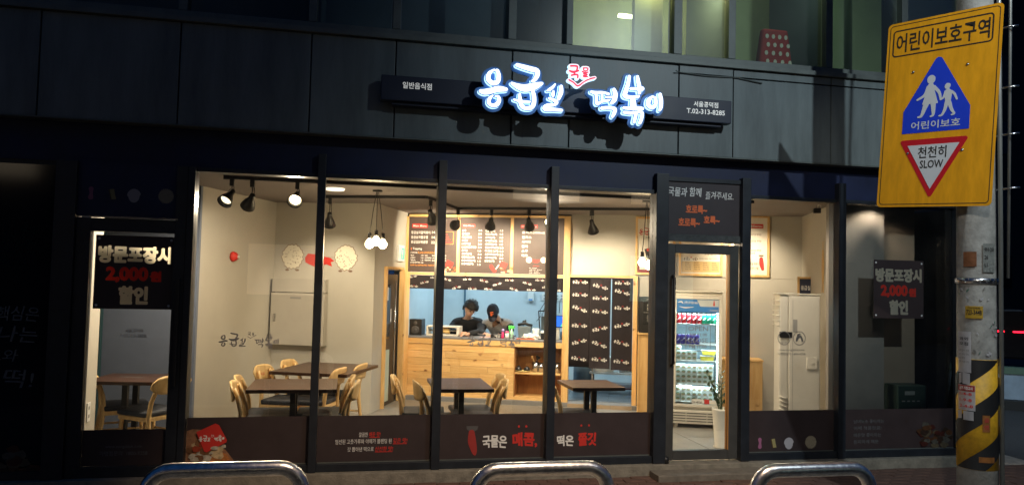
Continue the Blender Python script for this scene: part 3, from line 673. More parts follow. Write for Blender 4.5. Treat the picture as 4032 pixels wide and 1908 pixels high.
# dark back door in the return wall, standing open in its frame
DR = rthing('back_door', 'dark bronze back door with a pale lower panel beside the counter', 'door', -3.42, 10.04)
bz = mat('bronze_door', (.05, .038, .028), .4, var=.2)
box('door_leaf', -.03, .02, 0, .62, FL, 1.84, bz, DR, .003)
box('glass_panel', .021, .026, .10, .28, .95, 1.70, mat('smoked_pane', (.02, .018, .016), .1, var=0), DR)
box('lower_panel', .022, .03, .05, .30, .10, .80, mat('pale_panel', (.46, .55, .48), .5, var=.05), DR)
box('sticker', .027, .030, .12, .19, 1.48, 1.66, whitep, DR); box('sticker', .027, .030, .30, .34, 1.18, 1.36, whitep, DR)
bm = bmesh.new(); tube(bm, [(.05, .44, .3), (.05, .44, 1.75)], .012, 8); obj('vertical_bar', bm, steel_m, DR)
# menu boards
def board(u0, u1, label):
    t = rthing('menu_board', label, 'menu board', (u0 + u1) / 2, V0 - .002, 0); w = (u1 - u0) / 2
    box('panel', -w, w, -.006, .02, 1.89, 2.695, board_m, t); return t, w
def pill(t, s, x0, x1, z0, z1, y=-.008, tm=None):
    pl_ = plate('title_pill', rrect(x0, x1, z0, z1, .012), y, red_m, t); text(s, tm or white_m, pl_, x0 + .015, x1 - .015, z0 + .014, z1 - .014, y - .003, bold=.02)
def food_card(t, cx, cz, s=1):
    blob_food(t, cx + .01, cz - .05 * s, .085 * s, -.0075, int(cx * 90) % 17, .9, 16, lambda x, z: z > 1.90 and x < cx + .09 * s)
    c, s_ = math.cos(-.4), math.sin(-.4); q = [(-.05, -.045), (.05, -.045), (.05, .045), (-.05, .045)]
    plate('red_box_print', [(cx - .005 + a * s * c - b * s * s_, cz + .035 * s + a * s * s_ + b * s * c) for a, b in q], -.0165, red_m, t)
t, w = board(-3.343, -2.616, 'menu board with three large dishes and a topping list, left of the hatch trio')
pill(t, "Main Menu", -w + .05, -w + .28, 2.535, 2.595)
text("응급실국물떡볶이\n응급실국물오뎅\n응급실닭볶음탕", white_m, t, -w + .035, -w + .325, 2.305, 2.490, -.008, bold=.018)
text("14.0\n14.0\n22.0", white_m, t, -w + .34, -w + .44, 2.305, 2.490, -.008, bold=.018, align='RIGHT')
plate('heat_box_print', rrect(.10, .315, 2.30, 2.485, .012), -.0075, orange2, t); plate('heat_box_print', rrect(.105, .31, 2.305, 2.48, .010), -.0089, board_m, t)
for i, n in enumerate((2, 3, 4, 5)):
    text("●" * n, red_m, t, .18, .18 + .021 * n, 2.435 - i * .038, 2.452 - i * .038, -.0102, bold=0)
text("순한맛\n보통맛\n매운맛\n아주매운", white_m, t, .115, .170, 2.318, 2.456, -.0102)
text("Topping", white_m, t, -w + .065, -w + .205, 2.205, 2.245, -.008, bold=.018); plate('mark_print', ell(-w + .045, 2.225, .007, .018, 10), -.008, orange_m, t)
box('rule_print', -w + .03, .24, -.008, -.007, 2.192, 2.195, brownp, t)
text("(기본포함)", white_m, t, -w + .035, -w + .14, 2.155, 2.182, -.008); text("떡,오뎅,고구마떡,메추리알", orange2, t, -w + .145, -w + .42, 2.155, 2.182, -.008, bold=.02)
text("떡추가\n오뎅추가\n계란(2개)\n김치날치알주먹밥", white_m, t, -w + .035, -w + .18, 2.015, 2.14, -.008, bold=.02); text("1.0\n1.0\n1.0\n3.0", white_m, t, -w + .19, -w + .23, 2.015, 2.14, -.008, bold=.02, align='RIGHT')
text("치즈\n고구마떡\n라면사리", white_m, t, -w + .25, -w + .34, 2.05, 2.14, -.008, bold=.02); text("3.0\n1.5\n2.0", white_m, t, -w + .36, -w + .40, 2.05, 2.14, -.008, bold=.02); text("1.0\n1.0\n1.0", white_m, t, .17, .21, 2.05, 2.14, -.008, bold=.02)
text("토핑추가는 포장주문시에도 가능합니다", orange2, t, -w + .035, -w + .40, 1.975, 1.998, -.008)
food_card(t, .27, 1.975)
t, w = board(-2.568, -1.824, 'menu board with two dense price columns under a red title, middle of the hatch trio')
pill(t, "Side Menu", -w + .03, -w + .22, 2.55, 2.60)
sn = "순대\n김치만두\n치즈계란찜\n오뎅탕\n119주먹밥\n119날치알주먹밥\n공기밥\n고로케(2개)\n모듬튀김(12개)\n오징어튀김(2개)\n오징어링(3개)"
text(sn, white_m, t, -w + .03, -w + .245, 2.00, 2.52, -.008, bold=.018); text("4.0\n3.5\n5.0\n3.0\n2.0\n3.0\n1.0\n3.0\n5.5\n1.5\n1.5", white_m, t, -w + .27, -w + .325, 2.00, 2.52, -.008, bold=.018)
text("김말이(3개)\n치즈스틱(2개)\n고구마(3개)\n야끼만두(3개)\n야채튀김(2개)\n깻잎오징어(2개)\n미니핫도그(5개)\n오징어튀김(5개)\n새우튀김(3개)\n닭강정(5개)", white_m, t, -w + .375, -w + .575, 2.047, 2.52, -.008, bold=.018)
text("1.5\n1.5\n1.5\n1.5\n1.5\n2.0\n2.5\n2.5\n3.0\n3.0", white_m, t, -w + .59, -w + .645, 2.047, 2.52, -.008, bold=.018)
sdf_obj('rice_cake_print', [[(.10, 1.99, .055), (.125, 1.95, .045), (.15, 1.93, .055)]], .004, -.0085, -.007, red_m, t); sdf_obj('fork_print', [[(.17, 1.955, .012), (.21, 2.01, .018)]], .004, -.0085, -.007, white_m, t)
food_card(t, .285, 1.975)
t, w = board(-1.776, -1.048, 'menu board listing six drinks, right of the hatch trio')
pill(t, "Drink Menu", -w + .10, -w + .345, 2.55, 2.60)
for i, (s, ww) in enumerate((("쿨피스(450ml)", .33), ("웰치스", .14), ("사이다", .13), ("콜라", .09), ("소주", .09), ("맥주", .09))):
    text(s, white_m, t, -w + .12, -w + .12 + ww, 2.465 - i * .066, 2.505 - i * .066, -.008, bold=.018)
plate('dumpling_print', fuzzy(-w + .23, 2.095, .042, 14, .06, 4), -.0075, cream_m, t); plate('dumpling_print', fuzzy(-w + .44, 2.095, .042, 14, .06, 5), -.0075, cream_m, t)
plate('red_cake_print', [(-w + .275, 2.10), (-w + .39, 2.10), (-w + .375, 2.065), (-w + .335, 2.05), (-w + .29, 2.065)], -.0075, red_m, t)
text("원산지 표시", red_m, t, -w + .29, -w + .38, 2.00, 2.018, -.008, bold=.018); text("떡 : 국내산\n고춧가루 : 중국산\n김치 : 국내산\n오뎅 : 베트남산", white_m, t, -w + .235, -w + .42, 1.90, 1.985, -.008, bold=.01)

# printed cloth valance and noren curtain
lp = logo_print(.128, 80, white_m, red_m, .0002); lp2 = logo_print(.215, 120, white_m, red_m, .0002)
VA = rthing('cloth_valance', 'long dark cloth valance with small white logos above the kitchen hatch', 'valance', 0, V0 - .01)
def cloth(name, u0, u1, z0, z1, parent, wav=.008, n=40, ph=0):
    bm = bmesh.new(); g = []
    for i in range(n + 1):
        u = u0 + (u1 - u0) * i / n; col_ = []
        for j in range(9):
            z = z1 + (z0 - z1) * j / 8; y = wav * math.sin(u * 21 + ph) * (j / 8) * .8 + wav * .5 * math.sin(u * 47 + j * .4 + ph) * (j / 8)
            col_.append(bm.verts.new((u, y, z)))
        g.append(col_)
    for i in range(n):
        for j in range(8):
            f_ = bm.faces.new((g[i][j], g[i + 1][j], g[i + 1][j + 1], g[i][j + 1])); f_.smooth = True
    r = bmesh.ops.solidify(bm, geom=list(bm.faces), thickness=.0015)
    return obj(name, bm, noren_m, parent)
VC = cloth('cloth', -3.343, -1.047, 1.645, 1.84, VA, .003, 60)
for u, z, a in ((-3.26, 1.82, -12), (-3.24, 1.68, 0), (-3.08, 1.74, -14), (-2.93, 1.815, -4), (-2.74, 1.79, 14), (-2.60, 1.675, -16), (-2.44, 1.80, -4), (-2.36, 1.665, 0), (-2.19, 1.78, 12), (-2.12, 1.665, 2), (-2.0, 1.74, -16), (-1.82, 1.80, 0), (-1.75, 1.67, 16), (-1.56, 1.76, 14), (-1.50, 1.67, 0), (-1.38, 1.81, 0), (-1.28, 1.72, -12), (-1.14, 1.67, 0)):
    link('logo_print', lp, VC, (u, -.0075, z), (0, rad(a) * -1 * -1, 0))
NO = rthing('doorway_curtain', 'dark split doorway curtain printed with rows of white logos', 'curtain', 0, V0 + .0)
rod = bmesh.new(); tube(rod, [(-.95, .02, 1.855), (-.065, .02, 1.855)], .008, 8); obj('curtain_rod', rod, black_m, NO)
cols_ = [(-.948, -.662, 0), (-.664, -.372, 2), (-.356, -.066, 4)]
pat = [[0, 14, 0, 0, 20, -8], [-14, 0, 0, 14, -14, 0], [0, 14, 0, 14, -14, 0]]
pat = [[(1.80, 0), (1.62, 0), (1.42, 18), (1.185, 0), (.96, -16), (.72, 6)], [(1.74, 14), (1.58, 0), (1.39, 4), (1.15, -14), (.93, 18), (.72, 2)], [(1.80, 0), (1.67, 14), (1.45, 0), (1.21, -14), (.96, 14), (.70, 4)]]
for (a, b, ph), pt in zip(cols_, pat):
    c_ = cloth('cloth_panel', a, b, .60 - .006 * ph, 1.86, NO, .004, 16, ph)
    for z, an in pt: link('logo_print', lp2, c_, ((a + b) / 2 + .004, -.010, z), (0, rad(an), 0))

# ================================================================ kitchen things
lamp_m = mat('cool_tube', (.8, .9, 1), .4, emit=(.7, .88, 1), es=6, var=0)
for i, u in enumerate((-2.6, -.6)):
    t = rthing('kitchen_ceiling_light', ('cool white kitchen strip light over the two workers', 'cool white kitchen strip light behind the doorway curtain')[i], 'ceiling light', u, 12.3)
    box('housing', -.6, .6, -.08, .08, 2.55, 2.60, whitep, t); box('diffuser', -.58, .58, -.06, .06, 2.535, 2.549, lamp_m, t)
    lamp('tube_light', 'AREA', (0, 0, 2.52), (31, 34)[i], COOL, (0, 0, 0), shape=(1.1, .12), parent=t).rotation_euler = (0, 0, 0)
t = rthing('wall_thermostat', 'small white control box high on the kitchen wall', 'control box', -1.84, 13.36)
box('case', -.05, .05, -.03, .03, 1.44, 1.60, whitep, t, .006); box('screen', -.035, .035, -.033, -.031, 1.45, 1.48, mat('blue_sticker', (.12, .3, .6), .5, var=0), t)
t = rthing('socket_strip', 'row of white wall sockets with black plugs in the kitchen', 'sockets', -1.62, 13.38)
box('plate', -.03, .40, -.01, .02, 1.46, 1.58, whitep, t, .004)
for i in range(5):
    for z in (1.545, 1.495):
        bm = bmesh.new(); lathe(bm, [(.016, 0), (.016, .006)], (0, 0, 0), 12, Matrix.Translation((.02 + i * .075, -.012, z)) @ Matrix.Rotation(rad(90), 4, 'X')); obj('socket', bm, mat('socket_grey', (.25, .28, .3), .5, var=0), t)
t = rthing('hanging_cable', 'black power cables looping down from the kitchen sockets', 'cable', -1.62, 13.36)
for q in ([(.06, -.03, 1.49), (.02, -.06, 1.40), (-.04, -.08, 1.30), (-.02, -.08, 1.20), (-.10, -.08, 1.10)], [(.08, -.03, 1.49), (.04, -.06, 1.36), (0, -.08, 1.22), (.02, -.08, 1.08), (.05, -.08, .98)], [(.22, -.03, 1.49), (.20, -.05, 1.38), (.20, -.06, 1.25)], [(.30, -.03, 1.49), (.29, -.05, 1.40), (.29, -.06, 1.25)]):
    bm = bmesh.new(); tube(bm, q, .006, 6); obj('cable', bm, blackp, t)
t = rthing('drain_pipe', 'thin dark blue pipe down the kitchen wall behind the workers', 'pipe', -3.02, 13.36); bm = bmesh.new(); tube(bm, [(0, 0, .1), (0, 0, 2.6)], .018, 8); obj('pipe_run', bm, mat('pipe_blue', (.08, .16, .22), .5), t)
t = rthing('stock_shelf', 'steel rack with white top shelf seen below the curtain', 'shelf', -.35, 11.95)
for u in (-.33, .42):
    for v in (-.02, .38): box('leg', u, u + .025, v, v + .025, .106, .95, steel_m, t)
box('shelf_board', -.36, .47, -.05, .42, .40, .43, whitep, t, .004); box('shelf_board', -.36, .47, -.05, .42, .18, .20, mat('dark_red_shelf', (.10, .02, .025), .5), t, .004)
t = rthing('plastic_tub', 'white rectangular plastic tub on the steel rack', 'tub', -.50, 12.1)
bm = bmesh.new(); vs = bx(bm, -.19, .19, -.14, .14, .431, .63)
for v in vs[:4]: v.co.x *= .82; v.co.y *= .82
bx(bm, -.205, .205, -.155, .155, .631, .65); obj('tub_body', bm, whitep, t, bev=.006)
egg_m = mat('egg_shell', (.62, .36, .22), .6, var=.1); tray_m = mat('egg_tray', (.42, .44, .44), .9)
for lv in range(2):
    t = rthing('egg_tray', ('lower grey egg tray on the steel rack', 'upper grey egg tray stacked on another on the steel rack')[lv], 'egg tray', -.09, 12.06, .431 + lv * .075, group='stacked egg trays')
    bm = bmesh.new(); bx(bm, -.17, .17, -.12, .12, 0, .02)
    for i in range(6): lathe(bm, [(.027, .02), (.018, .045)], (-.14 + i * .056, -.10, 0), 8)
    obj('tray_body', bm, tray_m, t)
    bm = bmesh.new()
    for i in range(6):
        for j in range(4): ico(bm, (-.14 + i * .056, -.09 + j * .056, .045), .022, 1, (1, 1, 1.25))
    o_ = obj('egg', bm, egg_m, t); o_['kind'] = 'stuff'
t = rthing('sauce_drum', 'blue grey plastic drum behind the left curtain panel', 'drum', -.82, 12.1); bm = bmesh.new(); lathe(bm, [(.13, .106), (.15, .15), (.15, .55), (.14, .6)], (0, 0, 0), 20); obj('drum_body', bm, mat('drum_blue', (.10, .16, .22), .5), t)

# ================================================================ things on the counter
CZ = .953
t = rthing('speaker', 'black two-way speaker at the left end of the counter', 'speaker', -3.25, 11.10, CZ)
box('cabinet', -.095, .095, 0, .2, 0, .235, blackp, t, .008)
for r_, z in ((.062, .075), (.03, .178)):
    bm = bmesh.new(); lathe(bm, [(r_, 0), (r_ * .9, .006), (r_ * .5, -.004), (r_ * .3, .006), (0, .008)], (0, 0, 0), 20, Matrix.Translation((0, -.002, z)) @ Matrix.Rotation(rad(90), 4, 'X')); obj('driver', bm, mat('driver_grey', (.06, .06, .065), .4), t)
t = rthing('wrapping_machine', 'cream tray sealing machine with a film roll on the counter', 'machine', -2.83, 11.13, CZ)
bm = bmesh.new(); bx(bm, -.26, .22, 0, .22, 0, .02); bx(bm, -.26, .24, .0, .22, .125, .145); bx(bm, .20, .24, 0, .22, .021, .124); bx(bm, -.26, -.235, 0, .22, .021, .124); obj('housing', bm, appl_m, t, bev=.003)
bm = bmesh.new(); tube(bm, [(-.15, .08, .075), (.08, .08, .075)], .045, 20); obj('film_roll', bm, mat('film_roll_amber', (.62, .42, .16), .4), t)
bm = bmesh.new(); tube(bm, [(-.23, .08, .075), (.19, .08, .075)], .014, 10); obj('axle', bm, steel_m, t)
t = rthing('spray_bottle', 'clear spray bottle with a bright green trigger on the counter', 'spray bottle', -1.80, 11.10, CZ)
bm = bmesh.new(); lathe(bm, [(.03, 0), (.035, .01), (.034, .09), (.014, .12), (.013, .14)], (0, 0, 0), 16); obj('bottle', bm, mat('bottle_mint', (.35, .6, .45), .2), t)
gm = mat('trigger_green', (.10, .75, .10), .4, var=0)
bm = bmesh.new(); bx(bm, -.045, .03, -.014, .014, .145, .185); bx(bm, -.04, -.028, -.006, .006, .10, .145); bx(bm, .02, .05, -.01, .01, .155, .175); obj('trigger_head', bm, gm, t, bev=.003)
t = rthing('sauce_bottle', 'small pink squeeze bottle between worker and spray bottle', 'bottle', -1.925, 11.08, CZ)
bm = bmesh.new(); lathe(bm, [(.022, 0), (.025, .02), (.016, .05), (.02, .09)], (0, 0, 0), 14); obj('bottle', bm, mat('hot_pink', (.7, .03, .16), .4, var=0), t); bm = bmesh.new(); lathe(bm, [(.02, .091), (.02, .13), (.012, .135)], (0, 0, 0), 14); obj('cap', bm, mat('lilac_cap', (.4, .3, .6), .4, var=0), t)
t = rthing('seasoning_jar', 'white lidded jar beside the pink bottle', 'jar', -1.86, 11.06, CZ)
bm = bmesh.new(); lathe(bm, [(.026, 0), (.028, .03), (.028, .08)], (0, 0, 0), 14); obj('jar_body', bm, whitep, t); bm = bmesh.new(); lathe(bm, [(.03, .081), (.03, .105)], (0, 0, 0), 14); obj('lid', bm, mat('pink_lid', (.6, .1, .25), .4, var=0), t)
t = rthing('knife_basket', 'grey wire basket holding dark utensils on the counter', 'basket', -1.64, 11.33, CZ)
bm = bmesh.new(); vs = bx(bm, -.10, .10, -.07, .07, 0, .17); [setattr(v.co, 'x', v.co.x * .8) for v in vs[:4]]; obj('bin', bm, mat('bin_grey', (.12, .15, .17), .5), t, bev=.006)
bm = bmesh.new(); tube(bm, [(-.10, -.02, .19), (0, -.03, .215), (.11, 0, .18)], .022, 8); tube(bm, [(-.03, 0, .18), (-.02, 0, .24), (.02, 0, .25)], .02, 8); obj('utensil', bm, blackp, t)
t = rthing('paper_towels', 'crumpled white kitchen towels on the counter', 'towels', -1.52, 11.12, CZ)
bm = bmesh.new(); vs = ico(bm, (0, 0, .02), .10, 3, (1.3, .8, .5)); rnd = random.Random(4)
for v in vs: v.co += Vector((rnd.uniform(-.014, .014), rnd.uniform(-.014, .014), rnd.uniform(-.008, .02))); v.co.z = max(v.co.z, .0)
for f_ in bm.faces: f_.smooth = False
obj('towel_pile', bm, whitep, t)
t = rthing('cleaver_board', 'red brown cutting board lying in front of the towels', 'cutting board', -1.55, 11.0, CZ); box('board', -.16, .10, -.03, .06, 0, .012, mat('terracotta_board', (.5, .13, .04), .5), t, .002)
t = rthing('plastic_jug', 'translucent plastic jug beside the utensil basket', 'jug', -1.47, 11.3, CZ); bm = bmesh.new(); lathe(bm, [(.045, 0), (.05, .02), (.055, .14), (.05, .145), (.045, .14), (.04, .02)], (0, 0, 0), 16); obj('jug_body', bm, mat('milky_plastic', (.62, .68, .70), .3), t)
t = rthing('receipt_printer', 'black receipt printer with white top at the right end of the counter', 'printer', -1.30, 11.12, CZ)
box('body', -.075, .075, 0, .14, 0, .09, blackp, t, .006); box('cover', -.078, .078, 0, .142, .091, .115, whitep, t, .006)
t = rthing('order_rack', 'black framed order rack standing behind the printer', 'rack', -1.32, 11.42, CZ)
bm = bmesh.new()
for a, b in (((-.10, 0, 0), (-.13, 0, .40)), ((.10, 0, 0), (.12, 0, .40)), ((-.13, 0, .40), (.12, 0, .40))): tube(bm, [a, b], .010, 6)
obj('rack_frame', bm, blackp, t)
box('ribbed_panel', -.09, .09, -.012, .012, .12, .32, mat('panel_slate', (.05, .07, .08), .4), t, .004); box('tray', -.10, .10, -.03, .03, .02, .10, mat('tray_blue_grey', (.22, .30, .34), .4), t, .004)
t = rthing('order_tablet', 'white standing tablet with a glowing blue screen beside the pine post', 'tablet', -1.14, 11.18, CZ)
box('stand', -.05, .03, 0, .10, 0, .17, whitep, t, .01); box('bezel', -.10, .085, -.03, -.012, .175, .355, blackp, t, .006)
bm = bmesh.new(); bx(bm, -.088, .073, -.0335, -.0305, .19, .343); scr = obj('screen', bm, mat('screen_blue', (.02, .1, .5), .2, emit=(.03, .16, .9), es=1.0, var=0), t)
plate('screen_wedge', [(.045, .195), (.072, .195), (.072, .25)], -.034, mat('screen_green', (.1, .6, .3), .3, emit=(.1, .7, .3), es=.8, var=0), t)
t = rthing('card_reader', 'cream card terminal standing left of the blue tablet', 'card terminal', -1.235, 11.02, CZ); box('body', -.035, .04, 0, .05, .0, .20, appl_m, t, .006); box('keypad', -.012, .012, -.004, 0, .10, .13, brownp, t)
t = rthing('steel_tumbler', 'blue steel tumbler behind the tablet stand', 'tumbler', -1.075, 11.3, CZ); bm = bmesh.new(); lathe(bm, [(.03, 0), (.036, .11), (.033, .11), (.028, .01)], (0, 0, 0), 16); obj('cup_body', bm, mat('tumbler_blue', (.25, .38, .5), .3, .6), t)
# niche contents
t = rthing('oval_plate', 'cream oval plate on the niche shelf', 'plate', -1.62, 11.02, .489); bm = bmesh.new(); lathe(bm, [(.06, 0), (.13, .02), (.125, .022), (.06, .006)], (0, 0, 0), 24, Matrix.Diagonal((1, .6, 1, 1))); obj('dish', bm, mat('cream_glaze', (.72, .62, .30), .3), t)
for i, u in enumerate((-1.67, -1.55)):
    t = rthing('black_ladle_bowl', ('upside-down black bowl on the left of the oval plate', 'upside-down black bowl on the right of the oval plate')[i], 'bowl', u, 11.02, .512, group='black bowls on the oval plate')
    bm = bmesh.new(); lathe(bm, [(.046, 0), (.044, .02), (.03, .045), (.012, .055 + .01 * (1 - i)), (.0, .06)], (0, 0, 0), 16); obj('bowl_body', bm, blackp, t)
for i, (u, s) in enumerate(((-1.44, 1), (-1.36, .9), (-1.12, 1))):
    t = rthing('steel_canister', ('steel canister with ladles beside the oval plate', 'smaller steel canister right of the ladle canister', 'empty steel canister at the right end of the niche shelf')[i], 'canister', u, 11.10, .489, group='steel canisters in the niche')
    bm = bmesh.new(); lathe(bm, [(.046 * s, 0), (.046 * s, .14 * s), (.042 * s, .14 * s), (.042 * s, .01)], (0, 0, 0), 18); obj('can_body', bm, steel_m, t)
    if i == 0:
        for a, b, mm in (((.0, 0, .1), (-.05, 0, .21), pine_v), ((.02, 0, .1), (.02, .02, .22), blackp), ((-.02, 0, .1), (.05, 0, .20), blackp)):
            bm = bmesh.new(); tube(bm, [a, b], [.007, .009], 8); ico(bm, b, .022, 1, (1, .5, 1)); obj('ladle', bm, mm, t)

# ================================================================ right of the doorway
t = rthing('drinks_cabinet', 'pine side cabinet under the black machine', 'cabinet', 0, V0 - .30)
box('side_panel', .012, .035, 0, .30, FL, 1.10, pine_v, t, .002); box('side_panel', .56, .585, 0, .30, FL, 1.10, pine_v, t, .002)
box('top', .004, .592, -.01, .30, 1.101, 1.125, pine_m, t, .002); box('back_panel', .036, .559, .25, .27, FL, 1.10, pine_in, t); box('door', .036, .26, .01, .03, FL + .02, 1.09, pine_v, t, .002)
t = rthing('coffee_machine', 'black vending coffee machine on the pine side cabinet', 'coffee machine', .27, V0 - .28, 1.127)
box('case', -.25, .25, 0, .26, 0, .49, blackp, t, .01); box('window', -.19, .12, -.006, -.001, .11, .42, mat('machine_glass', (.03, .03, .03), .05, var=0), t); box('shelf_bar', -.19, .12, -.010, -.007, .27, .285, steel_m, t)
text("커피머신", greyp, t, -.15, .05, .44, .468, -.004)
for z0 in (.15, .30): box('dispenser', -.14, -.12, -.02, -.007, z0, z0 + .09, steel_m, t)
def poster(label, u0, u1, z0, z1, cat='framed poster'):
    t = rthing('framed_poster', label, cat, (u0 + u1) / 2, 10.985); w = (u1 - u0) / 2
    bm = bmesh.new(); bx(bm, -w, w, -.03, 0, z0, z0 + .03); bx(bm, -w, w, -.03, 0, z1 - .03, z1); bx(bm, -w, -w + .03, -.03, 0, z0 + .031, z1 - .031); bx(bm, w - .03, w, -.03, 0, z0 + .031, z1 - .031); obj('frame', bm, pine_v, t, bev=.002)
    box('paper', -w + .03, w - .03, -.008, -.004, z0 + .03, z1 - .03, paper_m, t); return t, w
t, w = poster('framed poster with a bowl picture and dark red foot, left of the door glass', -.04, .51, 1.92, 2.735)
plate('bowl_print', [(-.15, 2.28), (.12, 2.34), (.10, 2.16), (-.02, 2.10), (-.12, 2.16)], -.009, blackp, t); plate('stew_print', ell(-.02, 2.27, .10, .035, 16), -.0105, red_m, t)
plate('foot_print', [(-w + .03, 1.95), (w - .03, 1.95), (w - .03, 2.13), (-w + .03, 2.13)], -.009, mat('maroon_print', (.22, .015, .02), .6, var=0), t)
plate('label_print', [(-w + .06, 1.99), (w - .06, 1.99), (w - .06, 2.06), (-w + .06, 2.06)], -.0105, paper_m, t)
lr_ = logo_print(.44, 110, red_m, red_m); link('logo_print', lr_, t, (0, -.009, 2.53)); text("국물떡볶이 전문점", brownp, t, -.14, .10, 2.43, 2.455, -.009)
t, w = poster('framed cream notice with small text columns above the drinks fridge', .56, 1.155, 1.92, 2.735)
plate('tint_print', [(-w + .04, 1.97), (w - .04, 1.97), (w - .04, 2.12), (-w + .04, 2.12)], -.009, mat('amber_tint', (.72, .50, .22), .6, var=0), t)
link('logo_print', logo_print(.20, 60, brownp, red_m), t, (-.13, -.009, 2.16)); text("우리동네 맛있는 떡볶이 이야기", brownp, t, -.02, .22, 2.148, 2.17, -.009); text("포장 안내", brownp, t, .05, .20, 2.21, 2.25, -.009)
for i in range(4): text("영양성분\n원산지표시\n국내산 쌀떡\n국내산 오뎅", brownp, t, -.21 + i * .12, -.13 + i * .12, 2.00, 2.11, -.0105)
text("응급실 국물떡볶이", brownp, t, -.1, .14, 2.45, 2.50, -.009)
t, w = poster('framed white menu sheet with a red title pill beside the right mullion', 1.23, 1.775, 1.92, 2.765)
pill(t, "Set Menu", -.10, .19, 2.59, 2.65, -.009)
for z in (2.49, 2.40, 2.27): text("날치알 주먹밥", brownp, t, .03, .165, z, z + .028, -.009, wob=.03)
text("순대", brownp, t, .03, .08, 2.235, 2.26, -.009)
sdf_obj('red_cake_print', [[(.165, 2.17, .05), (.17, 2.10, .06), (.185, 2.03, .04)]], .004, -.0095, -.007, red_m, t); plate('pot_print', [(.13, 2.225), (.20, 2.225), (.19, 2.20), (.14, 2.20)], -.009, brownp, t)
text("응급실 국물 떡볶이\n라면 사리까지 선물", brownp, t, -.06, .13, 2.02, 2.12, -.009)
t = rthing('small_sign', 'small dark framed sign with white logo behind the air conditioner', 'sign', 2.09, 10.40); box('frame', -.06, .10, -.02, .0, 1.60, 1.93, pine_v, t, .002); box('face', -.035, .10, -.024, -.021, 1.62, 1.905, mat('sign_navy', (.03, .035, .07), .6), t); text("응급실", white_m, t, -.02, .095, 1.76, 1.82, -.026)
t = rthing('side_cupboard', 'plain pale pine cupboard between posters and air conditioner', 'cupboard', 1.42, 10.60)
box('carcass', -.30, .22, .0, .36, FL, .80, pine_v, t, .003); box('top', -.31, .23, -.01, .365, .801, .825, pine_m, t, .003)

# fridge with its goods
FR = rthing('drinks_fridge', 'tall cream glass-door drinks fridge with blue header, full of drinks and cups', 'fridge', .735, 9.80)
fw = .30
bm = bmesh.new(); bx(bm, -fw, -fw + .04, 0, .55, .30, 1.66); bx(bm, fw - .04, fw, 0, .55, .30, 1.66); bx(bm, -fw, fw, 0, .55, 1.661, 1.70); bx(bm, -fw + .041, fw - .041, .50, .55, .30, 1.66); bx(bm, -fw, fw, 0, .55, .26, .299); obj('cabinet', bm, appl_m, FR, bev=.004)
box('cap', -fw - .005, fw + .005, -.04, .5, 1.703, 1.725, appl_m, FR, .005)
box('liner', -fw + .042, fw - .042, .49, .498, .30, 1.66, mat('fridge_liner', (.50, .68, .78), .3), FR)
bm = bmesh.new(); bx(bm, -fw + .005, -fw + .045, -.035, -.003, .30, 1.66); bx(bm, fw - .045, fw - .005, -.035, -.003, .30, 1.66); bx(bm, -fw + .046, fw - .046, -.035, -.003, 1.62, 1.66); bx(bm, -fw + .046, fw - .046, -.035, -.003, .30, .335); obj('door_frame', bm, appl_m, FR, bev=.003)
box('door_glass', -fw + .046, fw - .046, -.024, -.018, .336, 1.619, glass('fridge_glass', (.96, 1, 1), .03), FR)
hb = box('header', -fw + .047, fw - .047, -.032, -.026, 1.46, 1.615, mat('header_blue', (.04, .17, .42), .4, emit=(.05, .2, .5), es=.25, var=.1), FR)
plate('header_tint', [(-.01, 1.612), (.25, 1.612), (.25, 1.53), (.03, 1.53)], -.0325, mat('header_pale', (.55, .6, .62), .4, var=0), hb); text("(주)우원F&B", white_m, hb, -.16, .0, 1.555, 1.59, -.034, bold=.02); sdf_obj('swoosh_print', [[(-.235, 1.575, .006), (-.20, 1.585, .016), (-.18, 1.565, .010)], [(-.22, 1.525, .004), (-.15, 1.512, .012), (-.05, 1.522, .004)]], .003, -.0345, -.033, white_m, hb)
text("Unitel", white_m, hb, .15, .235, 1.475, 1.497, -.034, bold=.018)
sdf_obj('bottle_print', [[(.195, 1.55, .022), (.195, 1.58, .016), (.195, 1.605, .008)]], .003, -.0345, -.0335, red_m, hb)
shz = [1.315, 1.06, .86, .575, .36]
for z in shz: box('shelf', -fw + .044, fw - .044, .01, .47, z - .012, z, whitep, FR, .002)
led = bmesh.new()
for i in range(30): bx(led, .235, .247, .0, .012, .42 + i * .035, .442 + i * .035)
obj('light_strip', led, mat('led_strip', (.8, .95, 1), .4, emit=(.7, .93, 1), es=9, var=0), FR)
lamp('fridge_light', 'AREA', (.0, .03, 1.45), 9, (.75, .93, 1), shape=(.45, .03), parent=FR).rotation_euler = (rad(-25), 0, 0)
for z in (1.30, 1.04, .83, .55): lamp('fridge_light', 'AREA', (0, .05, z), 2.6, (.75, .93, 1), shape=(.45, .05), parent=FR).rotation_euler = (rad(20), 0, 0)
box('grille_housing', -fw - .01, fw + .01, -.04, .5, .095, .258, appl_m, FR, .008)
for i in range(4):
    for a, b in ((-.28, -.13), (-.12, .12), (.13, .28)): box('vent_slot', a, b, -.044, -.041, .125 + i * .032, .134 + i * .032, blackp, FR)
for s_ in (-1, 1): box('leg', s_ * .24 - .02, s_ * .24 + .02, 0, .04, FL, .094, appl_m, FR, .004)
text("빅세일", blackp, FR, -.05, .06, .35, .375, -.037); box('price_tag', .09, .15, -.037, -.036, .345, .40, red_m, FR); box('price_tag', -.06, .08, -.0365, -.0355, .342, .40, whitep, FR); box('price_tag', .155, .24, -.037, -.036, .345, .39, paper_m, FR)
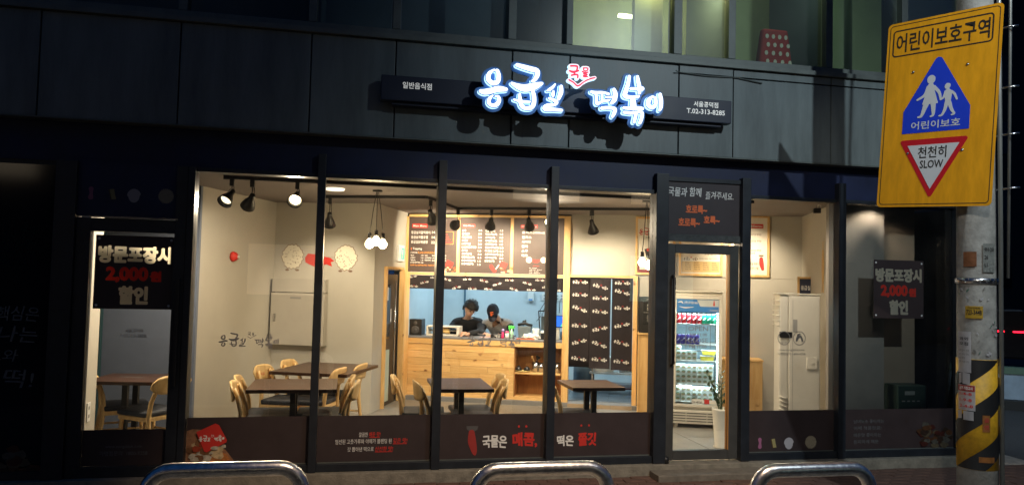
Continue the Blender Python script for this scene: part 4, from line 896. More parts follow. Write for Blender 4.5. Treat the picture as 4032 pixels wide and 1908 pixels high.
def can_proto(name, label, col, col2, group):
    t = thing(name, label, 'drink can', (0, 0, 0), RA, group); bm = bmesh.new(); lathe(bm, [(.024, 0), (.029, .008), (.029, .108), (.024, .118)], (0, 0, 0), 14); obj('can_body', bm, mat(name + '_' + group[:4], col, .3, .3, var=0), t)
    bm = bmesh.new(); lathe(bm, [(.0245, .118), (.025, .122), (.022, .120)], (0, 0, 0), 14); obj('lid', bm, steel_m, t)
    bm = bmesh.new(); tube(bm, [(-.020, -.0205, .04), (.0, -.0295, .055), (.018, -.0235, .075)], .006, 6); obj('band_print', bm, mat('canprint' + group[:4], col2, .4, var=0), t); return t
def fz(u, v, z): return P(.735 + u, 9.80 + v, z)
def place(proto, lst, labels, group):
    for i, ((u, v, z), lb) in enumerate(zip(lst, labels)):
        o_ = proto if i == 0 else dup(proto)
        o_.location = fz(u, v, z); o_['label'] = lb; o_['group'] = group
ordn = ['leftmost', 'second', 'third', 'fourth', 'fifth', 'sixth', 'seventh']
p_ = can_proto('soda_can', 'x', (.60, .03, .04), (.8, .75, .72), 'red cans on the top fridge shelf')
place(p_, [(-.225 + i * .064, .06, shz[0]) for i in range(5)], [o + ' red soda can from the left on the top fridge shelf' for o in ordn], 'red cans on the top fridge shelf')
p_ = can_proto('soda_can', 'x', (.02, .38, .22), (.7, .8, .75), 'green cans on the top fridge shelf')
place(p_, [(.085 + i * .058, .06, shz[0]) for i in range(3)], [o + ' green soda can from the left on the top fridge shelf' for o in ordn], 'green cans on the top fridge shelf')
p_ = can_proto('soda_can', 'x', (.10, .08, .42), (.6, .6, .8), 'purple cans on the second fridge shelf')
place(p_, [(-.228 + i * .058, .06, shz[1]) for i in range(5)], [o + ' purple soda can from the left on the second fridge shelf' for o in ordn], 'purple cans on the second fridge shelf')
# paper cups of side dishes: white boxes with a round label
cb = thing('side_dish_box', 'x', 'food box', (0, 0, 0), RA); bm = bmesh.new(); bx(bm, -.031, .031, 0, .06, 0, .058); obj('carton', bm, mat('carton_white', (.76, .78, .76), .5, var=.05), cb, bev=.003)
plate('round_label', ell(0, .029, .023, .016, 16), -.001, mat('label_green', (.10, .30, .20), .5, var=0), cb); plate('round_label', ell(0, .024, .022, .012, 16), -.0024, mat('label_tan', (.35, .25, .14), .5, var=0), cb)
first = True
rowname = ['third', 'fourth', 'lowest']
for si, (z, cols, hs) in enumerate(((shz[2], 4, (3, 2, 2, 2)), (shz[3], 7, (4, 4, 4, 4, 4, 4, 4)), (shz[4], 7, (4, 4, 4, 3, 3, 3, 3)))):
    for c_ in range(cols):
        for k in range(hs[c_]):
            o_ = cb if first else dup(cb); first = False
            o_.location = fz(-.222 + c_ * .0655, .05 + random.uniform(0, .01), z + .0005 + k * .0585)
            lev = ['at the bottom', 'second from the bottom', 'third from the bottom', 'at the top'][k] if hs[c_] > 1 else ''
            o_['label'] = '%s-shelf white side dish box, %s column, %s' % (rowname[si], ordn[c_], lev); o_['group'] = 'white side dish boxes in the fridge'
for i, z in enumerate((shz[2], shz[2] + .07)):
    t = thing('pickle_tub', ('lower clear tub of yellow pickles on the third fridge shelf', 'upper clear tub of yellow pickles on the third fridge shelf')[i], 'food tub', fz(.13 + .02 * i, .12, z), RA, 'pickle tubs in the fridge')
    bm = bmesh.new(); vs = bx(bm, -.085, .085, -.05, .05, 0, .05); [setattr(v.co, 'x', v.co.x * .85) for v in vs[:4]]; obj('tub_body', bm, mat('pickle_yellow', (.75, .62, .08), .35, var=.3, vs=40), t, bev=.004); box('lid', -.09, .09, -.055, .055, .051, .058, whitep, t, .002)

# potted plant
t = thing('potted_plant', 'slender green plant in a tall white pot behind the door', 'potted plant', P(.925, 8.70, .046))
bm = bmesh.new(); lathe(bm, [(.085, 0), (.09, .01), (.075, .025), (.105, .40), (.108, .42), (.095, .42), (.09, .38)], (0, 0, 0), 28); obj('pot', bm, mat('pot_white', (.72, .68, .60), .35, var=.03), t)
bm = bmesh.new(); lathe(bm, [(.092, .37), (.0, .385)], (0, 0, 0), 20); obj('soil', bm, mat('soil', (.05, .03, .02), .9), t)
leafm = mat('leaf_green', (.030, .075, .022), .35, var=.5, vs=12); rnd = random.Random(11); stem = bmesh.new(); lf = bmesh.new()
for k in range(9):
    a = rnd.uniform(0, 6.28); ln = rnd.uniform(.30, .56); lean = rnd.uniform(.04, .16); b0 = Vector((.03 * math.cos(a), .03 * math.sin(a), .38)); pts = []
    for i in range(7):
        s_ = i / 6; pts.append(b0 + Vector((math.cos(a) * lean * s_ ** 1.5, math.sin(a) * lean * s_ ** 1.5, ln * s_)))
    tube(stem, pts, [.006 - .0006 * i for i in range(7)], 5)
    for i in range(2, 13):
        s_ = i / 12; q = pts[min(5, int(s_ * 6))].lerp(pts[min(6, int(s_ * 6) + 1)], s_ * 6 % 1); sd = 1 if i % 2 else -1; az = a + sd * 1.4 + rnd.uniform(-.5, .5)
        d = Vector((math.cos(az), math.sin(az), rnd.uniform(.7, 1.3))).normalized(); L_ = rnd.uniform(.05, .085); wv = d.cross(Vector((0, 0, 1))).normalized() * L_ * .26
        v = [lf.verts.new(x) for x in (q, q + d * L_ * .5 + wv, q + d * L_, q + d * L_ * .5 - wv)]; lf.faces.new(v)
obj('stem', stem, leafm, t); o_ = obj('leaf', lf, leafm, t); o_['kind'] = 'stuff'

# floor-standing air conditioner
t = rthing('air_conditioner', 'tall cream floor-standing air conditioner with side panel facing the street', 'air conditioner', 1.66, 8.95)
box('body', -.0, .33, 0, .36, FL, 1.70, appl_m, t, .012); box('front_shell', -.10, -.002, .01, .35, FL, 1.71, appl_m, t, .02); box('top_cap', -.11, .335, -.005, .365, 1.712, 1.725, appl_m, t, .004)
bm = bmesh.new()
for i in range(6): bx(bm, -.125, -.101, -.004, .34, 1.36 + i * .055, 1.372 + i * .055)
obj('louvre', bm, appl_m, t, bev=.003)
bm = bmesh.new()
for i in range(8):
    tube(bm, [(-.10, -.002, .28 + i * .045), (-.06, -.004, .262 + i * .045), (-.01, -.002, .245 + i * .045)], .010, 6)
obj('louvre', bm, appl_m, t)
box('seam', .04, .043, -.002, .0, .2, 1.66, greyp, t); box('label_plate', .045, .09, -.003, -.001, 1.30, 1.44, mat('label_grey', (.35, .34, .33), .5), t)
box('logo_patch', -.10, .035, -.004, -.0015, 1.235, 1.30, blackp, t, .002)
bp_ = box('bracket_plate', .19, .30, -.015, -.001, .90, 1.03, appl_m, t, .006); bm = bmesh.new(); lathe(bm, [(.014, 0), (.014, .006)], (0, 0, 0), 14, Matrix.Translation((.25, -.015, .97)) @ Matrix.Rotation(rad(90), 4, 'X')); obj('knob', bm, appl_m, bp_)
# poster-like decal on the right wall (plain rounded shape)
sdf_obj('wall_decal', [[(0, 2.35, .02), (0, 2.28, .03)], [(0, 2.22, .08), (0, 2.05, .12), (0, 1.90, .10)], [(-.03, 1.85, .03), (-.04, 1.75, .03)], [(.03, 1.85, .03), (.03, 1.75, .03)]], .006, -.002, .0, mat('decal_tan', (.62, .38, .14), .7), None)
o_ = bpy.data.objects['wall_decal']; o_.location = P(2.197, 9.75); o_.rotation_euler = (0, 0, RA - rad(90)); tag(o_, 'tan bottle-shaped decal on the lit side wall right of the air conditioner', 'decal')
t = rthing('security_camera', 'small dark camera on the ceiling beside the right side wall', 'camera', 2.06, 9.40); box('body', -.05, .03, -.03, .03, 2.66, 2.72, blackp, t, .006); box('mount', .0, .03, -.02, .02, 2.72, CE, whitep, t)
# crate behind the far right window
t = thing('instrument_case', 'dark green case with a small display behind the far right window', 'case', (5.90, .36, 0)); box('body', -.17, .17, -.14, .08, .10, .78, mat('case_green', (.02, .045, .035), .5), t, .012); box('display', -.09, .03, -.146, -.141, .68, .72, mat('lcd_grey', (.3, .32, .3), .4), t)
for i in range(4): box('button', -.12 + i * .06, -.09 + i * .06, -.146, -.141, .61, .622, greyp, t)

# ================================================================ left dining area: wall fittings
t = rthing('fire_alarm_bell', 'round red fire alarm on the left dining room wall', 'fire alarm', -4.765, 8.50); bm = bmesh.new()
lathe(bm, [(.06, 0), (.06, .02), (.05, .045), (.03, .05), (.028, .07), (0, .075)], (0, 0, 0), 24, Matrix.Translation((0, 0, 2.0)) @ Matrix.Rotation(rad(90), 4, 'Y')); obj('bell', bm, red_m, t)
bm = bmesh.new(); lathe(bm, [(.02, .075), (.012, .09), (0, .092)], (0, 0, 0), 14, Matrix.Translation((0, 0, 2.0)) @ Matrix.Rotation(rad(90), 4, 'Y')); obj('lens', bm, whitep, t)
t = rthing('exit_sign', 'small lit green emergency exit sign beside the menu boards', 'exit sign', -3.378, 10.62)
box('case', 0, .035, -.13, .13, 2.03, 2.26, whitep, t, .004); box('lit_face', .036, .038, -.02, .115, 2.06, 2.22, mat('exit_green', (.05, .5, .3), .4, emit=(.05, .8, .4), es=.8, var=0), t)
bm = bmesh.new(); bx(bm, .0385, .040, .02, .05, 2.08, 2.20); obj('figure_print', bm, white_m, t)
t = rthing('meter_cabinet', 'grey two-door electric cabinet on the alcove wall above the tables', 'cabinet', -4.74, 9.585)
gb = mat('cabinet_grey', (.44, .41, .36), .6, var=.04)
box('upper_door', 0, .74, -.10, 0, 1.575, 1.75, gb, t, .003); box('lower_door', 0, .74, -.12, 0, .89, 1.565, gb, t, .004); box('shadow_gap', -.004, .002, -.11, 0, .89, 1.74, black_m, t)
box('handle', .045, .075, -.128, -.121, 1.19, 1.29, steel_m, t, .003); box('label_slot', .27, .42, -.124, -.1205, 1.49, 1.515, greyp, t)
# wall mural: two plain cream dumplings joined by a red cloth (no faces)
t = rthing('wall_mural', 'painted pair of cream dumplings joined by a red cloth on the alcove wall', 'wall painting', -4.15, 9.588)
for cx, sd in ((-.365, 1), (.375, 2)):
    plate('outline_print', fuzzy(cx, 2.04, .150, 17, .07, sd, .05, 1.1), -.001, brownp, t); plate('dumpling_print', fuzzy(cx, 2.04, .142, 17, .07, sd, .05, 1.1), -.0025, cream_m, t)
    bm = bmesh.new(); rnd = random.Random(sd)
    for k in range(34):
        a = rnd.uniform(0, 6.28); rr_ = .12 * math.sqrt(rnd.random()); prism(bm, ell(cx + rr_ * math.cos(a), 2.04 + rr_ * math.sin(a), .006, .006, 6), -.0045, -.0035)
    obj('speck_print', bm, brownp, t)
for cx in (-.365, .375):
    for s_ in (-1, 1): plate('foot_print', ell(cx + s_ * .07, 1.865, .028, .014, 12), -.0012, brownp, t)
for z in (2.02, 2.055): box('string_print', -.21, .23, -.0015, -.001, z - .015, z - .012, brownp, t)
plate('cloth_print', [(-.19, 2.03), (-.15, 2.085), (-.03, 2.075), (.08, 2.05), (.17, 2.03), (.22, 1.99), (.17, 1.98), (.19, 1.92), (.11, 1.95), (.04, 1.93), (.0, 1.83), (-.04, 1.91), (-.12, 1.94), (-.18, 1.97)], -.003, red_m, t)
t = thing('wall_outlet', 'white double wall outlet on the narrow pier behind the side door', 'outlet', (-2.178, .30, 0)); box('cover', 0, .008, -.04, .04, .50, .66, whitep, t, .003)
for z in (.545, .615): box('socket', .0085, .010, -.016, .016, z - .014, z + .014, greyp, t)

# ================================================================ tables and chairs
def table(label, w, d, loc, rotz=0, proto=None):
    t = thing('dining_table', label, 'table', loc, rotz, 'walnut dining tables')
    box('tabletop', -w / 2, w / 2, -d / 2, d / 2, .712, .745, walnut_m, t, .004)
    for y in (-d * .20, d * .20): box('leg', -.025, .025, y - .025, y + .025, .03, .711, black_m, t, .003)
    for y in (-d * .20, d * .20): box('foot', -w * .38, w * .38, y - .03, y + .03, 0, .029, black_m, t, .004)
    box('brace', -.014, .014, -d * .2 + .026, d * .2 - .026, .33, .36, black_m, t, .003)
    lo = logo_print(.22, 60, greyp, greyp, 0); o_ = link('logo_print', lo, t, (0, .02, .7462), (rad(-90), 0, 0)); return t
table('walnut table nearest the left window, behind the first glass bay', .78, .74, (-.48, .50, FL))
pB = P(-3.38, 8.12); table('walnut table in the alcove below the electric cabinet', .86, .98, (pB.x, pB.y, FL), RA)
table('walnut table for two in the middle in front of the pine counter', .55, .80, (1.07, .50, FL))
table('small walnut table in front of the printed doorway curtain', .53, .58, (2.385, .44, FL))
table('walnut table seen through the narrow side door', .62, .60, (-2.02, 1.0, FL), rad(-8))

def chair_proto():
    t = thing('dining_chair', 'x', 'chair', (0, 0, 0), 0, 'beech dining chairs')
    bm = bmesh.new(); bx(bm, -.20, .20, -.19, .20, .385, .425); obj('seat_frame', bm, beech_m, t, bev=.008)
    bm = bmesh.new(); vs = bx(bm, -.205, .205, -.19, .215, .426, .475); bevel(bm, .018, 3)
    for v in bm.verts:
        if v.co.z > .46: v.co.z += .012 * (1 - (v.co.x / .2) ** 2) * (1 - (v.co.y / .2) ** 2)
    for f_ in bm.faces: f_.smooth = True
    obj('seat_cushion', bm, cush_m, t)
    for s_ in (-1, 1):
        bm = bmesh.new(); tube(bm, [(s_ * .185, .185, 0), (s_ * .18, .18, .2), (s_ * .175, .175, .40)], [.013, .018, .021], 10); obj('leg', bm, beech_m, t)
        bm = bmesh.new(); tube(bm, [(s_ * .19, -.25, 0), (s_ * .185, -.215, .22), (s_ * .18, -.19, .42), (s_ * .165, -.20, .56), (s_ * .14, -.235, .68), (s_ * .125, -.262, .755)], [.013, .018, .022, .021, .019, .014], 10); obj('leg', bm, beech_m, t)
        bm = bmesh.new(); tube(bm, [(s_ * .18, .17, .25), (s_ * .185, -.20, .25)], .010, 8); obj('stretcher', bm, beech_m, t)
    bm = bmesh.new(); tube(bm, [(-.18, -.02, .25), (.18, -.02, .25)], .010, 8); obj('stretcher', bm, beech_m, t)
    # curved backrest with rounded ends
    bm = bmesh.new(); n = 18; fr, bk = [], []
    for i in range(n + 1):
        s_ = -1 + 2 * i / n; x = .215 * s_; yc = -.245 - .045 * (1 - s_ * s_) + .045 * 0; hh = .085 * (1 - abs(s_) ** 5 * .75); row = []
        for j in range(7):
            q = -1 + 2 * j / 6; z = .715 + hh * q + .006 * (1 - s_ * s_); y = yc - .022 * (q * .5 + .5)
            row.append((x, y, z))
        fr.append(row)
    F_ = [[bm.verts.new((x, y + .009, z)) for x, y, z in r] for r in fr]; K_ = [[bm.verts.new((x, y - .009, z)) for x, y, z in r] for r in fr]
    for i in range(n):
        for j in range(6):
            bm.faces.new((F_[i][j], F_[i][j + 1], F_[i + 1][j + 1], F_[i + 1][j])); bm.faces.new((K_[i][j], K_[i + 1][j], K_[i + 1][j + 1], K_[i][j + 1]))
        for j in (0, 6): bm.faces.new((F_[i][j], F_[i + 1][j], K_[i + 1][j], K_[i][j]))
    for i in (0, n):
        for j in range(6): bm.faces.new((F_[i][j], F_[i][j + 1], K_[i][j + 1], K_[i][j]))
    for f_ in bm.faces: f_.smooth = True
    obj('backrest', bm, beech_m, t); return t
CH = chair_proto()
# x, y of the backrest, heading of the seat (0 = facing +y)
deg = 180 / math.pi
chairs = [(-.96, .27, -90, 'beech chair at the left end of the front window table, nearest the glass'),
 (-.98, .66, -90, 'beech chair at the left end of the front window table, farther from the glass'),
 (-.86, 1.55, -90 - 21, 'beech chair with red scrawl on its back, left of the alcove table'),
 (-.64, 2.08, -90 - 21, 'beech chair deepest in the alcove, left of the alcove table'),
 (.02, .66, 90, 'beech chair at the right end of the front window table, farther from the glass'),
 (.06, .30, 84, 'beech chair at the right end of the front window table, right behind the mullion'),
 (-.10, 1.32, 90 - 21, 'beech chair right of the alcove table, nearer the street'),
 (.13, 1.72, 90 - 21, 'beech chair right of the alcove table, next to the return wall'),
 (.47, .66, -96, 'beech chair left of the middle table, beside the back door'),
 (.66, .24, -84, 'beech chair pushed under the left side of the middle table'),
 (1.50, .72, 92, 'beech chair right of the middle table, farther from the glass'),
 (1.46, .32, 86, 'beech chair right of the middle table, closest to the glass'),
 (1.97, .44, -90, 'beech chair half hidden by the mullion, left of the curtain table'),
 (-2.38, 1.15, -70, 'beech chair at the left of the table behind the side door'),
 (-1.60, .72, 52, 'beech chair facing away at the right of the table behind the side door')]
for i, (x, y, h, lb) in enumerate(chairs):
    o_ = CH if i == 0 else dup(CH)
    a = rad(h); fx, fy = -math.sin(a), math.cos(a)
    o_.location = (x + fx * .26, y + fy * .26, FL); o_.rotation_euler = (0, 0, a); o_['label'] = lb; o_['group'] = 'beech dining chairs'
    if i == 2:
        text("급식실", red_m, o_, -.12, .0, .70, .735, 0, post=lambda x, y, z: (-x, -.258, z))

# ================================================================ ceiling lights
bulb_m = mat('bulb_glow', (1, .9, .7), .3, emit=(1, .78, .45), es=22, var=0)
spotface = mat('spot_glow', (1, .9, .7), .3, emit=(1, .80, .50), es=9, var=0)
spotdim = mat('spot_inner', (.8, .7, .55), .3, emit=(1, .82, .55), es=2.2, var=0)
def rail(label, pts):
    t = thing('lighting_track', label, 'lighting track', (0, 0, 0)); bm = bmesh.new()
    for a, b in zip(pts, pts[1:]):
        a = Vector(a); b = Vector(b); d = (b - a); L_ = d.length; M = Matrix.Translation((a.x, a.y, 0)) @ Matrix.Rotation(math.atan2(d.y, d.x), 4, 'Z'); bx(bm, 0, L_, -.018, .018, CE - .035, CE - .003, M)
    obj('rail', bm, black_m, t)
    bm = bmesh.new(); bx(bm, pts[0][0] - .03, pts[0][0] + .03, pts[0][1] - .025, pts[0][1] + .025, CE - .04, CE - .001); obj('end_feed', bm, black_m, t)
rail('long black lighting track just behind the shop front glass', [(-1.22, .93), (3.3, 1.0)])
rail('black lighting track bending toward the menu boards', [(-.29, 2.38), (.83, 1.95), (1.36, 3.22), (3.7, 2.18)])
def spotlamp(label, x, y, drop, aim, face=spotdim, power=30, cone=75, hub=CE - .035, r=.062):
    t = thing('track_spotlight', label, 'spotlight', (x, y, 0), 0, 'black cone spotlights')
    box('adapter', -.02, .02, -.035, .035, hub - .07, hub, black_m, t, .003)
    piv = Vector((0, 0, hub - drop)); bm = bmesh.new(); tube(bm, [(0, -.0, hub - .07), (.0, .0, hub - drop + .02)], .005, 6); tube(bm, [(.018, 0, hub - .07), (.02, 0, hub - drop + .02)], .004, 6); obj('stem', bm, black_m, t)
    d = (Vector(aim) - Vector((x, y, hub - drop))).normalized(); q = d.to_track_quat('Z', 'Y').to_matrix().to_4x4(); M = Matrix.Translation(piv) @ q
    bm = bmesh.new(); lathe(bm, [(.018, -.03), (.026, -.025), (.030, .03), (.040, .055), (.058, .10), (r + .012, .155), (r + .008, .155), (.054, .10), (.036, .06), (.01, .05)], (0, 0, 0), 22, M); obj('shade', bm, black_m, t)
    bm = bmesh.new(); lathe(bm, [(.030, .062), (.050, .105), (.052, .115), (0, .125)], (0, 0, 0), 18, M); obj('bulb', bm, face, t)
    bm = bmesh.new(); bx(bm, -.006, .006, .030, .040, -.01, .05, M); obj('bracket', bm, steel_m, t)
    l = lamp('spot_light', 'SPOT', piv + d * .16, power * 1.65, (1, .82, .59), size=.03, cone=cone, blend=.8, parent=t); l.rotation_euler = (-d).to_track_quat('Z', 'Y').to_euler()
mb = lambda u, z=2.3: P(u, 10.95, z)
sp = [('spotlight above the left wall, its lit mouth turned to the street', -1.17, .93, .13, (-1.9, -.6, 1.0), spotdim, 95, 120),
 ('dark spotlight right beside the leftmost one, aimed at the left wall', -.98, .94, .16, (-1.55, 2.2, 1.6), spotdim, 40, 90),
 ('glaring spotlight facing the street above the front window table', -.55, .94, .12, (-.9, -2.2, .55), bulb_m, 50, 120),
 ('spotlight at the start of the inner track, above the mural', -.27, 2.39, .20, P(-3.95, 9.5, 1.5), spotdim, 36, 95),
 ('bright spotlight beside the second mullion, above the menu board', .90, 2.12, .14, mb(-2.3, .7), spotface, 75, 110),
 ('spotlight aimed at the left menu board', 1.37, 3.16, .17, mb(-2.9), spotdim, 90, 100),
 ('spotlight in front of the middle menu board', 1.80, 3.03, .13, mb(-2.2, 1.9), spotdim, 80, 110),
 ('spotlight in front of the drinks menu board', 2.26, 2.82, .13, mb(-1.45, 1.9), spotdim, 80, 110),
 ('glaring spotlight just right of the third mullion', 2.50, 2.70, .10, (2.0, -.5, .6), bulb_m, 60, 130),
 ('lone spotlight pointing down in front of the bare grey wall', 3.02, 2.49, .15, P(-.4, 10.9, 1.3), spotdim, 85, 120),
 ('spotlight hanging behind the mullion right of the door', 4.83, 1.95, .12, P(1.45, 10.95, 1.9), spotdim, 60, 95)]
for s_ in sp: spotlamp(*s_[:5], s_[5], s_[6], s_[7])
# long dark rails at the right
rail('short black lighting track right of the entrance', [(4.0, .88), (4.40, .88)]); rail('second short black lighting track right of the entrance', [(4.2, 1.95), (4.95, 1.95)])
def cluster(label, x, y, zb, offs, power):
    t = thing('pendant_cluster', label, 'pendant lamp', (x, y, 0), 0, 'bare bulb pendants')
    bm = bmesh.new(); lathe(bm, [(.055, CE - .02), (.055, CE)], (0, 0, 0), 18); obj('ceiling_rose', bm, black_m, t)
    for dx, dy, dz in offs:
        bm = bmesh.new(); tube(bm, [(dx * .15, dy * .15, CE - .02), (dx * .6, dy * .6, zb + .35), (dx, dy, zb + dz + .10)], .004, 6); obj('cord', bm, blackp, t)
        bm = bmesh.new(); lathe(bm, [(.012, .115), (.020, .11), (.021, .055), (.016, .05)], (dx, dy, zb + dz), 12); obj('socket', bm, blackp, t)
        bm = bmesh.new(); lathe(bm, [(.014, .05), (.024, .035), (.045, .005), (.048, -.015), (.036, -.045), (.012, -.058), (0, -.06)], (dx, dy, zb + dz), 16); obj('bulb', bm, bulb_m, t)
    lamp('bulb_light', 'POINT', (0, 0, zb - .09), power, (1, .76, .45), size=.09, parent=t)
cluster('cluster of three glowing bare bulbs on cords above the tables', .26, 1.61, 2.17, ((-.07, .02, 0), (0, -.02, .03), (.075, 0, 0)), 46)
cluster('pair of glowing bare bulbs on cords left of the entrance', 3.34, 1.40, 2.03, ((-.045, .01, .02), (.03, -.01, -.01)), 46)
t = thing('recessed_downlight', 'flat round white ceiling light right of the first mullion', 'ceiling light', (-.20, 1.62, 0)); bm = bmesh.new(); lathe(bm, [(.10, CE - .022), (.105, CE - .006), (.105, CE - .001)], (0, 0, 0), 28); obj('disc', bm, mat('downlight_glow', (.9, .85, .75), .4, emit=(1, .88, .68), es=1.6, var=0), t)
lamp('downlight', 'SPOT', (0, 0, CE - .03), 70, (1, .78, .50), size=.08, cone=150, blend=.6, parent=t).rotation_euler = (0, 0, 0)
for i, (x, y) in enumerate(((4.25, .36), (1.6, .36), (2.9, .36), (-1.85, .80), (5.45, .155))):  # added unseen fixtures, put in to brighten the rooms behind the glass
    t = thing('recessed_downlight', ('round ceiling light above the potted plant and air conditioner', 'round ceiling light above the middle table', 'round ceiling light just inside the entrance', 'round ceiling light just behind the narrow side door', 'round ceiling light above the far right window bay')[i], 'ceiling light', (x, y, 0)); bm = bmesh.new(); lathe(bm, [(.10, CE - .022), (.105, CE - .006), (.105, CE - .001)], (0, 0, 0), 28); obj('disc', bm, MATS['downlight_glow'], t)
    lamp('downlight', 'SPOT', (0, 0, CE - .03), 100 if x > 5 else 190 if x < 0 else 135, (1, .84, .64), size=.08, cone=150, blend=.6, parent=t).rotation_euler = (0, 0, 0)
# upstairs office light and things
t = thing('office_light', 'bright greenish strip light in the upper window', 'ceiling light', (2.78, .62, 0)); box('tube', -.10, .10, -.02, .02, 4.60, 4.63, mat('office_tube', (.9, 1, .6), .4, emit=(1, 1, .62), es=16, var=0), t)
for x, y, z, p, c in ((2.87, .10, 4.85, 5.0, (1, .93, .36)), (2.60, .50, 5.0, 2.0, (1, .95, .38)), (3.36, .30, 4.9, 14, (1, .96, .42)), (4.15, .12, 5.0, 3.5, (.80, .95, .62)), (5.2, .6, 5.4, 1.5, (.5, .8, .6)), (1.1, .6, 5.4, 1.6, (.45, .6, .8)), (1.65, .6, 5.4, 1.6, (.5, .7, .6))):
    lamp('office_glow', 'POINT', (x, y, z), p, c, size=.012)

t = thing('polka_dot_bag', 'red bag with cream dots leaning inside the upper right window', 'bag', (4.20, .14, 3.945))
bm = bmesh.new(); vs = bx(bm, -.20, .20, -.07, .07, .01, .50)
for v in vs[4:]: v.co.x *= .72; v.co.y *= .6
bevel(bm, .045, 4); [setattr(f_, 'smooth', True) for f_ in bm.faces]; obj('bag_body', bm, mat('cushion_red', (.40, .04, .04), .8, var=.2), t)
bm = bmesh.new()
for i in range(4):
    for j in range(5):
        prism(bm, ell((-.13 + i * .088 + (j % 2) * .02) * (1 - j * .05), .06 + j * .088, .019, .024, 10), -.0735 + .005 * j, -.071 + .005 * j)
o_ = obj('dot_print', bm, cream_m, t); o_['kind'] = 'stuff'
t = thing('folded_cloth', 'dull orange folded cloth beside the dotted cushion upstairs', 'cloth', (4.52, .2, 3.94)); bm = bmesh.new(); vs = ico(bm, (0, 0, .06), .12, 3, (1.2, .6, .8)); [setattr(v.co, 'z', max(.005, v.co.z + random.uniform(-.01, .01))) for v in vs]; obj('fabric', bm, mat('cloth_orange', (.30, .14, .07), .9, var=.3), t)

# ================================================================ the shop sign
SG = thing('shop_sign', 'illuminated shop sign with glowing white brush lettering on a navy band', 'shop sign', (0, 0, 0))
box('sign_band', .204, 3.504, -.30, -.20, 3.335, 3.555, bandm, SG, .006)
for x in (.6, 1.6, 2.4, 3.2): box('bracket', x, x + .04, -.199, -.152, 3.38, 3.50, black_m, SG)
box('light_trough', .30, 3.42, -.26, -.155, 3.305, 3.333, bandm, SG, .004)
for x, z in ((1.12, 3.40), (1.42, 3.40), (1.72, 3.36), (2.12, 3.36), (2.38, 3.36), (2.62, 3.38)): box('letter_arm', x - .012, x + .012, -.454, -.301, z - .012, z + .012, black_m, SG)
halo = mat('halo_blue', (.05, .2, .5), .5, emit=(.42, .72, 1.0), es=2.0, var=0); body = mat('letter_body', (.03, .06, .14), .4, emit=(.08, .30, .8), es=.5, var=0)
facew = mat('letter_glow', (1, 1, 1), .5, emit=(.86, .96, 1.0), es=1.8, var=0); facer = mat('letter_red', (.6, .02, .05), .5, emit=(1, .02, .08), es=1.0, var=0)
facep = mat('letter_pinkwhite', (1, .9, .95), .5, emit=(1, .80, .90), es=1.1, var=0)
for g in LK:
    L_ = sdf_obj('letter', LOGO[g], .006, -.492, -.455, body, SG, grow=.005, side_m=halo)
    sdf_obj('letter_face', LOGO[g], .0045, -.502, -.493, facew, L_, grow=-.003)
for w_ in (LK[:3], LK[3:]): sdf_obj('letter_backing', [s for g in w_ for s in LOGO[g]], .009, -.445, -.430, mat('backing_blue', (.05, .13, .30), .5, var=0), SG, grow=.030)  # blue base colour stands in for the glow round the letters
L_ = sdf_obj('letter', LOGO['guk'] + LOGO['mul'], .005, -.490, -.445, facep, SG, grow=.014, side_m=halo)
sdf_obj('letter_face', LOGO['guk'], .0025, -.494, -.4915, facer, L_, grow=.003); sdf_obj('letter_face', LOGO['mul'], .0025, -.494, -.4915, facer, L_, grow=.002)
L_ = sdf_obj('letter', LOGO['check'], .005, -.490, -.445, facep, SG, grow=.010, side_m=halo); sdf_obj('letter_face', LOGO['check'], .0035, -.494, -.4915, facer, L_, grow=.001)
sgw = mat('sign_text_white', (.85, .85, .82), .5, emit=(.9, .9, .85), es=.35, var=0)
text("일반음식점", sgw, SG, .388, .642, 3.445, 3.503, -.3025, bold=.02); text("서울공덕점", sgw, SG, 3.115, 3.365, 3.475, 3.528, -.3025, bold=.02); text("T.02-313-8285", sgw, SG, 3.045, 3.435, 3.408, 3.455, -.3025, bold=.02)

